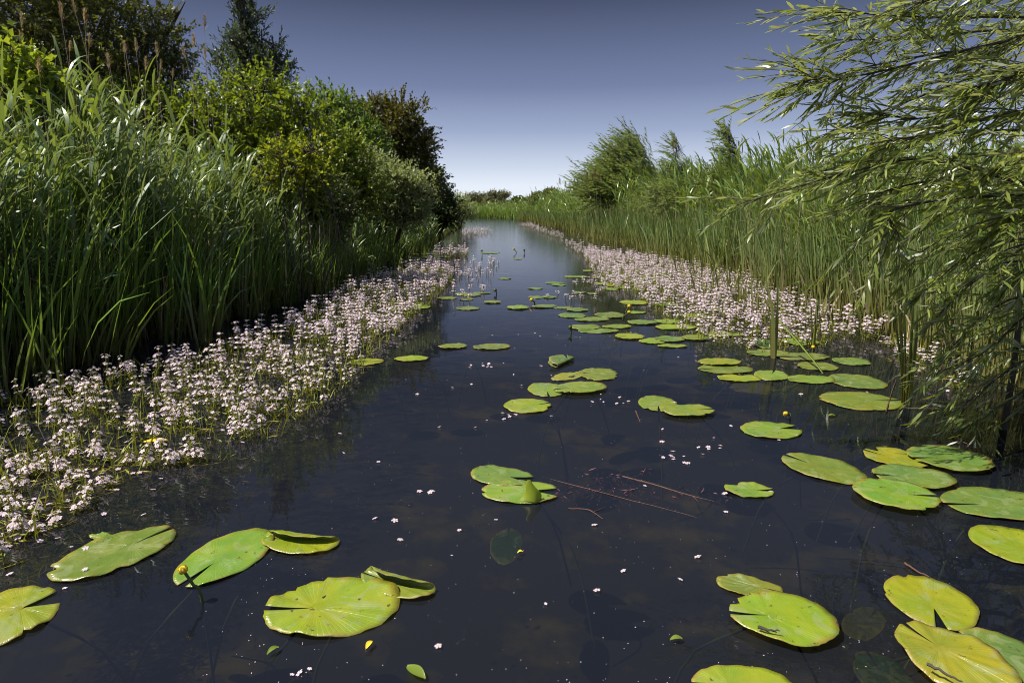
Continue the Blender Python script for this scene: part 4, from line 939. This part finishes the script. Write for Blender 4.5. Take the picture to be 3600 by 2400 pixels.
# ------------------------------------------------------------------ the near willow on the right
WB = np.array([3.9, 3.6, .15])
root = empty('willow_tree', tuple(WB)); tag(root, 'big near willow reaching in from the right with long drooping leafy twigs', 'tree')
limbs = [
    [(2560, 60, 3.0), (2330, 40, 2.8), (2130, 40, 2.6), (1925, 28, 2.5)], [(2560, 90, 3.1), (2300, 70, 3.0), (2100, 90, 2.8), (1917, 92, 2.7)],
    [(2560, 120, 3.2), (2280, 110, 3.0), (2010, 150, 2.8), (1825, 205, 2.7)], [(2560, 60, 2.6), (2290, 100, 2.6), (1995, 170, 2.6), (1850, 185, 2.6)],
    [(2560, 170, 3.2), (2300, 165, 3.1), (2080, 235, 3.0), (1890, 310, 2.9)], [(2560, 200, 2.7), (2320, 210, 2.7), (2140, 270, 2.6), (1985, 260, 2.6)],
    [(2560, 330, 3.0), (2280, 300, 3.0), (2060, 335, 3.0), (1882, 385, 2.9)], [(2560, 250, 2.5), (2330, 260, 2.4), (2180, 300, 2.4), (2000, 330, 2.4)],
    [(2500, 470, 2.7), (2340, 420, 2.7), (2090, 367, 2.7), (1880, 400, 2.6), (1700, 468, 2.5)], [(2560, 420, 2.9), (2260, 400, 2.9), (2030, 440, 2.8), (1840, 490, 2.7)],
    [(2560, 470, 2.5), (2280, 450, 2.5), (2060, 480, 2.4), (1880, 530, 2.4)], [(2560, 520, 3.0), (2300, 500, 3.0), (2080, 540, 2.9), (1920, 600, 2.8)],
    [(2560, 560, 2.5), (2330, 550, 2.5), (2140, 590, 2.4), (2000, 660, 2.4)], [(2560, 620, 2.9), (2320, 600, 2.9), (2160, 650, 2.8), (2040, 720, 2.8)],
    [(2560, 690, 2.6), (2350, 680, 2.6), (2200, 730, 2.6), (2080, 800, 2.6)], [(2560, 760, 2.9), (2350, 750, 2.9), (2200, 810, 2.9), (2060, 850, 2.9)],
    [(2560, 820, 2.6), (2380, 820, 2.6), (2250, 870, 2.6), (2130, 930, 2.6)], [(2560, 880, 2.7), (2400, 880, 2.7), (2300, 920, 2.65), (2190, 960, 2.65)],
    [(2560, 380, 3.4), (2380, 340, 3.4), (2220, 380, 3.3), (2080, 420, 3.2)], [(2560, 620, 3.5), (2400, 560, 3.4), (2260, 580, 3.3), (2140, 620, 3.2)],
    [(2560, 10, 2.8), (2400, -30, 2.7), (2250, -20, 2.6), (2090, 10, 2.5)], [(2560, 740, 2.3), (2420, 700, 2.3), (2330, 740, 2.3), (2240, 800, 2.3)],
    [(2560, 300, 3.6), (2420, 220, 3.5), (2300, 230, 3.4), (2170, 260, 3.4)], [(2560, 160, 2.4), (2440, 150, 2.4), (2350, 170, 2.4), (2250, 200, 2.4)],
    [(2560, 460, 2.3), (2460, 440, 2.3), (2370, 470, 2.3), (2270, 520, 2.3)], [(2560, 560, 2.3), (2460, 560, 2.3), (2380, 600, 2.3), (2300, 650, 2.3)],
    [(2560, 380, 2.3), (2450, 350, 2.3), (2330, 370, 2.3), (2220, 420, 2.3)], [(2560, 860, 3.2), (2420, 800, 3.2), (2300, 800, 3.1), (2180, 850, 3.0)]]
mbw = MB(); mbl = MB()
tp_p = []; tp_d = []; tp_l = []
for li in limbs:
    li = [(x + (max(0, 2352 - x) * (.38 if y > 485 else .12 if 340 < y < 440 else 0)), y, d) for x, y, d in li]
    pts = [P(*q) for q in li]
    start = WB + np.array([rng.normal(0, .05), rng.normal(0, .05), np.clip(pts[0][2] * .6, .1, 2.2)])
    pth = curve([start] + pts, 26)
    v, f = tubes((pth - WB)[None], np.linspace(.010, .0018, 26)[None], 6); mbw.add(v, f)
    seg = np.linalg.norm(np.diff(pth, axis=0), axis=1).sum(); nt_ = int(seg / (.062 if li[-1][1] < 420 else .085 if li[-1][1] < 560 else .19))
    for k in range(nt_):
        t = .12 + .88 * (k + U(0, 1)) / nt_; u = t * 24.99; i = int(u); p = pth[i] * (1 - (u - i)) + pth[i + 1] * (u - i)
        tg = unit((pth[min(i + 1, 25)] - pth[i])[None])[0]
        d = unit((tg * .9 + rng.normal(0, .5, 3) + np.array([-.22, -.05, -.04]))[None])[0]
        tp_p.append(p); tp_d.append(d); tp_l.append(U(.12, .40) * (1.15 - .6 * max(0, t - .5)))
    tp_p.append(pth[-1]); tp_d.append(unit((pth[-1] - pth[-3])[None])[0]); tp_l.append(.08)
tp_p = np.array(tp_p); tp_d = np.array(tp_d); tp_l = np.array(tp_l); n = len(tp_p)
def twigpt(t): return tp_p + tp_d * (tp_l * t)[:, None] + np.array([-.12, 0, -.28]) * (tp_l * t * t)[:, None] * .7
v, f = tubes(np.stack([twigpt(t) for t in (0, .33, .66, 1)], 1) - WB, np.tile([[.0022, .0018, .0014, .0008]], (n, 1)), 4)
mbt = MB(); mbt.add(v, f)
per = 17
for k in range(per):
    t = (k + U(0, .9, n)) / per; p = tp_p + tp_d * (tp_l * t)[:, None] + np.array([-.12, 0, -.28]) * (tp_l * t * t)[:, None] * .7
    sd = unit(np.cross(tp_d, np.array([0, 0, 1.0]))) * np.where((k % 2) == 0, 1, -1) + rng.normal(0, .4, (n, 3))
    d = tp_d * 1.0 + sd * .5 + np.array([-.18, 0, -.12])
    ln = U(.042, .080, n) * np.where(k == per - 1, .7, 1)
    addleaves(mbl, leaves(p - WB, d, ln, ln * U(.12, .17, n), .75, .2, True))
# catkin-like seed tassels on some twigs
link('branches', mbw.mesh('branches', 'bark'), root)
link('twigs', mbt.mesh('twigs', 'twig'), root)
link('leaves', mbl.mesh('leaves', 'will'), root)
mb = MB()
pth = curve([(-.6, -.3, -.5), (-.3, -.15, .1), (0, 0, .5), (.15, .1, 2.4)], 12); v, f = tubes(pth[None], np.linspace(.09, .05, 12)[None], 10); mb.add(v, f)
link('trunk', mb.mesh('trunk', 'bark'), root)
# dark stem standing in the water at the right
b = G(2305 * S, 985 * S); tpp = P(2345, 600, b[1] + .1)
o = empty('bare_sapling', tuple(b)); tag(o, 'dark bare willow stem standing in the water at the right', 'stem')
pth = curve([(0, 0, -.3), (0, 0, 0), (tpp - b) * .5 + [.02, 0, 0], tpp - b], 10); v, f = tubes(pth[None], np.linspace(.018, .008, 10)[None], 8); mb = MB(); mb.add(v, f)
link('bark', mb.mesh('bark', 'bark'), o)
n = 26; t = U(.35, 1, n); p = np.array([np.array([0, 0, 0]) + (tpp - b) * q for q in t])
mb = MB(); d = np.stack([U(-1, .3, n), U(-.6, .6, n), U(-.5, .3, n)], 1); addleaves(mb, leaves(p, d, U(.05, .08, n), U(.009, .014, n), .6, .15, True)); link('leaves', mb.mesh('leaves', 'will'), o)

# ------------------------------------------------------------------ cattail shoots standing alone
def shoot(bx, by, blades, label, w=.02):
    b = G(bx * S, by * S); root = empty('cattail_shoot', tuple(b)); tag(root, label, 'cattail', 'cattail shoots standing alone in the water')
    for (tx, ty, bd) in blades:
        t = P(tx, ty, b[1]) - b; L_ = np.linalg.norm(t); az = math.atan2(t[1] + .001, t[0]); th = math.acos(t[2] / L_)
        q0 = np.array([U(-.012, .012), U(-.012, .012), 0]); tt = np.linspace(0, 1, 13)[:, None]; bow = np.array([-np.sign(t[0]) * bd * .12 * L_, 0, 0])
        c = q0 + t * tt + bow * (4 * tt * (1 - tt)) * .5; c[:, 2] -= .2 * (1 - tt[:, 0]) ** 3
        sdv = np.array([math.cos(U(-.7, .7)), math.sin(U(-.7, .7)), 0]); wd = w * .5 * U(.6, 1.0) * np.minimum(1, (1 - tt) / .4) ** .8 + .0006
        v = np.stack([c - sdv * wd, c + sdv * wd], 1).reshape(-1, 3); i2 = np.arange(12)[:, None] * 2; f = i2 + np.array([[0, 1, 3, 2]])
        mb = MB(); mb.add(v, f); mb.add(v + np.array([.0005, .0022, 0]), f[:, ::-1]); link('blade', mb.mesh('blade', 'catR'), root)
    pth = np.array([(0, 0, -.25), (0, 0, 0), (0, 0, .09), (0, 0, .18)]); v, f = tubes(pth[None], np.array([[w * .75, w * .75, w * .6, w * .4]]), 8)
    mb = MB(); mb.add(v, f); link('sheath', mb.mesh('sheath', 'vstem'), root)
shoot(1778, 822, [(1770, 690, .1), (1781, 660, .05), (1786, 700, .15), (1766, 720, .1), (1790, 730, .2)], 'slim cattail shoot left of the others, in front of pads', .022)
shoot(1866, 800, [(1872, 690, .1), (1884, 670, .2), (1862, 700, .1), (1880, 710, .2)], 'slim cattail shoot behind the bent yellow blade', .018)
shoot(2084, 928, [(2075, 650, .1), (2098, 640, .1), (2040, 690, .35), (2105, 700, .25), (2062, 660, .1), (2110, 640, .2)], 'thick cattail shoot with yellow base beside the very wide olive pad', .026)
f0 = P(1791, 738, 4.15); f1 = G(1890 * S, 857 * S)
o = empty('bent_reed', tuple(f1)); tag(o, 'bent pale yellow reed blade leaning from a cattail shoot into the water', 'reed blade')
c = curve([(0, 0, -.05), (0, 0, 0), (f0 - f1) * .5 + np.array([0, 0, .01]), f0 - f1], 10)
sd = unit(np.cross(f0 - f1, [0, -.3, 1])[None])[0]; wv = np.linspace(.004, .011, 10)[:, None]
v = np.stack([c - sd * wv, c + sd * wv, c + np.array([0, .0, .003])], 1).reshape(-1, 3)
f = np.concatenate([[[i * 3, i * 3 + 3, i * 3 + 5, i * 3 + 2], [i * 3 + 2, i * 3 + 5, i * 3 + 4, i * 3 + 1], [i * 3 + 1, i * 3 + 4, i * 3 + 3, i * 3]] for i in range(9)])
mb = MB(); mb.add(v, f); link('blade', mb.mesh('blade', 'lime'), o)

# ------------------------------------------------------------------ sticks, petals and floating bits
def stick(pts, r, label, mat='stick', z=.0005, side=0):
    w = [G(x * S, y * S, z) if not isinstance(z, (list, tuple)) else None for x, y in pts]
    b = w[0]; r *= .6; pth = curve([q - b for q in w], 10); pth[:, 2] += rng.normal(0, .0015, 10)
    v, f = tubes(pth[None], np.linspace(r, r * .45, 10)[None], 6); mb = MB(); mb.add(v, f)
    if side:
        s = pth[rng.integers(3, 8, side)]; e = s + rng.normal(0, 1, (side, 3)) * [.03, .03, .004]
        v, f = tubes(np.stack([s, (s + e) / 2, e], 1), np.tile([[r * .5, r * .4, r * .2]], (side, 1)), 4); mb.add(v, f)
    return tag(link('stick', mb.mesh('stick', mat), None, tuple(b)), label, 'stick')
stick([(1243, 1093), (1330, 1117), (1430, 1144), (1530, 1168), (1610, 1190)], .0032, 'long thin reddish stem floating in mid water')
stick([(1430, 1093), (1500, 1112), (1570, 1133), (1640, 1150)], .006, 'thicker brown stick floating among purple weed', side=5)
stick([(1305, 1168), (1350, 1170), (1385, 1192)], .005, 'short crooked twig below the long reddish stem', side=3)
stick([(-20, 1265), (40, 1215), (85, 1175), (112, 1148)], .007, 'brown branch sticking in from the left picture edge', z=.02)
stick([(2078, 1292), (2105, 1310), (2135, 1325)], .006, 'orange-brown stub behind the round corner pad', z=.01)
stick([(1740, 1440), (1765, 1446), (1790, 1450)], .006, 'dark broken twig lying on the bright yellow pad', 'bark', z=.032, side=2)
stick([(2130, 1523), (2170, 1545), (2210, 1566)], .006, 'dark stick lying across the huge golden pad', 'bark', z=.046)
stick([(1460, 943), (1466, 958), (1471, 970)], .006, 'short red-brown reed piece floating left of the green pair')
stick([(1500, 1030), (1600, 1000), (1660, 1000)], .002, 'hair-thin pale stem floating in mid water', 'dead') if False else None
stick([(2185, 985), (2200, 1005), (2240, 1030)], .006, 'bent orange-brown twig at the willow foot', z=.015)
stick([(2035, 945), (2048, 900), (2058, 872)], .005, 'leaning brown twig left of the thick cattail shoot', z=.01)
stick([(1900, 905), (1960, 915), (2060, 935), (2160, 938)], .003, 'pale stem trailing along the willow water edge', 'dead', side=3)
# purple weed around the sticks, one clump each
for (x, y, n, sx, lab) in [(1415, 1095, 170, .10, 'dark purple weed clump at the head of the brown stick'), (1540, 1130, 150, .10, 'dark purple weed clump along the brown stick'), (1330, 1125, 160, .13, 'dark purple weed clump beside the curled-lobe pad')]:
    c = G(x * S, y * S); p = np.stack([rng.normal(0, sx, n), rng.normal(0, .03, n) - rng.normal(0, .0, n), U(-.04, .003, n)], 1)
    mb = MB(); addleaves(mb, leaves(p, rdir(n) * [1, 1, .3], U(.015, .035, n), U(.003, .006, n)))
    tag(link('water_weed_clump', mb.mesh('water_weed_clump', 'purple'), None, (c[0], c[1], 0)), lab, 'water weed')
# yellow fallen leaf by the left bed and small green scraps
def scrap(x, y, L_, az, mat, label, cat='fallen leaf'):
    c = G(x * S, y * S, .006); n = 9; t = np.linspace(0, 1, n); w = np.sin(PI * (t * .9 + .06)) * L_ * .22
    top = np.stack([t * L_ - L_ / 2, np.zeros(n), .006 * np.sin(t * 3)], 1)
    v = np.concatenate([top + np.stack([t * 0, w, t * 0 + .004], 1), top, top + np.stack([t * 0, -w, t * 0 + .003], 1)]); f = []
    for i in range(n - 1): f += [[i, i + n, i + n + 1, i + 1], [i + n, i + 2 * n, i + 2 * n + 1, i + n + 1]]
    mb = MB(); mb.add(v, f); o = tag(link('fallen_leaf', mb.mesh('fallen_leaf', mat), None, tuple(c)), label, cat); o.rotation_euler.z = az; return o
scrap(358, 1014, .10, .15, 'bud', 'orange-yellow fallen leaf at the front of the left flower bed')
scrap(955, 1545, .06, -.7, 'lime', 'lime green leaf scrap at the bottom edge left of centre')
scrap(848, 1483, .028, 1.2, 'bud', 'yellow petal scrap below the largest near pad')
scrap(1553, 1469, .03, .1, 'lime', 'square green leaf scrap left of the bottom edge pad')
scrap(627, 1495, .03, .9, 'lime', 'tiny green leaf sliver below left of the largest pad')
scrap(1195, 1270, .018, .2, 'bud', 'small yellow petal in the middle of the dark water')
scrap(1910, 955, .035, .1, 'lime', 'green leaf scrap right of the low yellow bud')
scrap(1043, 720, .05, 1.3, 'darkleaf', 'dark upright leaf flap in open water left of mid channel')
# loose violet blossoms lying on the water
mb = MB(); v, f = floret_arrays(.013); mb.add(v, f, 0); v, f = eye_arrays(.0028); mb.add(v, f, 1); fl1 = mb.mesh('fallen_blossom', ['petal', 'eye'])
mb = MB(); v, f = floret_arrays(.011); mb.add(v * [1, .55, 1], f, 0); fl2 = mb.mesh('fallen_blossom', ['petal'])
FB = [(965, 1128), (990, 1130), (997, 1127), (908, 1195), (1055, 1217), (919, 1239), (1037, 1275), (1141, 1193), (1004, 1483), (1372, 1355), (1366, 1205), (1522, 1050), (1523, 1014), (1120, 965), (1090, 981), (1254, 1386), (1601, 1278), (1663, 1133), (1771, 1128), (1665, 1175), (670, 1548), (690, 1545), (710, 1535), (1040, 890), (1080, 882), (1200, 885), (1080, 838), (1120, 835), (1130, 770), (1180, 800), (1330, 775), (1400, 772), (1410, 780), (1450, 762), (1300, 792), (1240, 840), (1380, 905), (1310, 830), (1550, 925), (1425, 912), (1520, 985), (1640, 1005), (1790, 1010), (1830, 1000), (1230, 765), (1240, 772), (1190, 768), (930, 870), (960, 905), (1010, 980), (870, 1060), (780, 995), (860, 1190), (1700, 860), (1640, 870), (1560, 820), (1480, 850), (1840, 905), (1950, 880), (1990, 900), (1480, 1115), (1560, 1330), (1430, 1310), (150, 1350), (165, 1255), (1180, 860), (1265, 862), (790, 1040)]
for _ in range(7):
    cx, cy = U(880, 1750), U(740, 1200); FB += [(cx + rng.normal(0, 26), cy + rng.normal(0, 7)) for _q in range(rng.integers(3, 8))]
for (x, y) in FB:
    c = G(x * S + U(-4, 4), y * S, .004); o = link('fallen_blossom', fl1 if rng.random() < .6 else fl2, None, tuple(c))
    o.rotation_euler = (U(-.3, .3), U(-.3, .3), U(0, 6)); s = U(.55, .95); o.scale = (s, s, s)
    tag(o, 'loose pale pink blossom floating alone on the open water', 'blossom', 'loose blossoms floating on the water')
n = 650; px = U(450, 2300, n); py = U(640, 1568, n) ; p = np.array([G(x * S, y * S, .003) for x, y in zip(px, py)])
mb = MB(); a = U(0, 6.28, n); L_ = U(.0015, .0045, n)
addleaves(mb, leaves(p, np.stack([np.cos(a), np.sin(a), np.zeros(n)], 1), L_, L_ * .6, .2))
tag(link('floating_debris', mb.mesh('floating_debris', 'petal')), 'tiny pale specks of seed fluff drifting on the water', 'debris', None, 'stuff')
# ------------------------------------------------------------------ light
SUN_EL, SUN_AZ = R(56), R(-96)            # azimuth from straight ahead, negative = to the left
sd = Vector((math.sin(SUN_AZ) * math.cos(SUN_EL), math.cos(SUN_AZ) * math.cos(SUN_EL), math.sin(SUN_EL)))
ld = bpy.data.lights.new('sun', 'SUN'); ld.energy = 5.0; ld.angle = R(.5); ld.color = (1.0, .95, .86)
lo = bpy.data.objects.new('sun', ld); COL.objects.link(lo); lo.rotation_euler = sd.to_track_quat('Z', 'Y').to_euler(); lo.location = (-20, 10, 40)
w = bpy.data.worlds.new('World'); sc.world = w; nt, N, L = nodes(w)
tc = N('ShaderNodeTexCoord'); sx = N('ShaderNodeSeparateXYZ'); L(tc.outputs['Generated'], sx.inputs[0])
sky = N('ShaderNodeTexSky', sky_type='NISHITA', sun_disc=False, sun_elevation=SUN_EL, sun_rotation=SUN_AZ)
rp = N('ShaderNodeValToRGB'); cr = rp.color_ramp
stops = [(0.0, (.60, .64, .69)), (.03, (.57, .62, .69)), (.06, (.43, .485, .59)), (.11, (.25, .30, .435)), (.172, (.132, .166, .283)), (.284, (.049, .064, .118)), (.45, (.115, .145, .25)), (1.0, (.21, .26, .40))]
while len(cr.elements) < len(stops): cr.elements.new(.5)
for e, (p_, c_) in zip(cr.elements, stops): e.position = p_; e.color = c4(c_)
L(sx.outputs[2], rp.inputs[0])
lum = N('ShaderNodeRGBToBW'); L(sky.outputs[0], lum.inputs[0])
nm = N('ShaderNodeMapRange'); nm.inputs[1].default_value = 0; nm.inputs[2].default_value = 12; nm.inputs[3].default_value = .9; nm.inputs[4].default_value = 1.15; L(lum.outputs[0], nm.inputs[0])
vm = N('ShaderNodeVectorMath', operation='SCALE'); L(rp.outputs[0], vm.inputs[0])
mu = N('ShaderNodeMath', operation='MULTIPLY'); L(nm.outputs[0], mu.inputs[0]); mu.inputs[1].default_value = 10.0; L(mu.outputs[0], vm.inputs['Scale'])
bg = N('ShaderNodeBackground', Strength=.1); L(vm.outputs[0], bg.inputs[0])
ow = N('ShaderNodeOutputWorld'); L(bg.outputs[0], ow.inputs[0])
sc.cycles.pixel_filter_type = 'BLACKMAN_HARRIS'; sc.cycles.filter_width = 1.0
sc.cycles.max_bounces = 6; sc.cycles.transparent_max_bounces = 8; sc.cycles.diffuse_bounces = 3; sc.cycles.glossy_bounces = 3; sc.cycles.transmission_bounces = 3
sc.cycles.caustics_reflective = False; sc.cycles.caustics_refractive = False
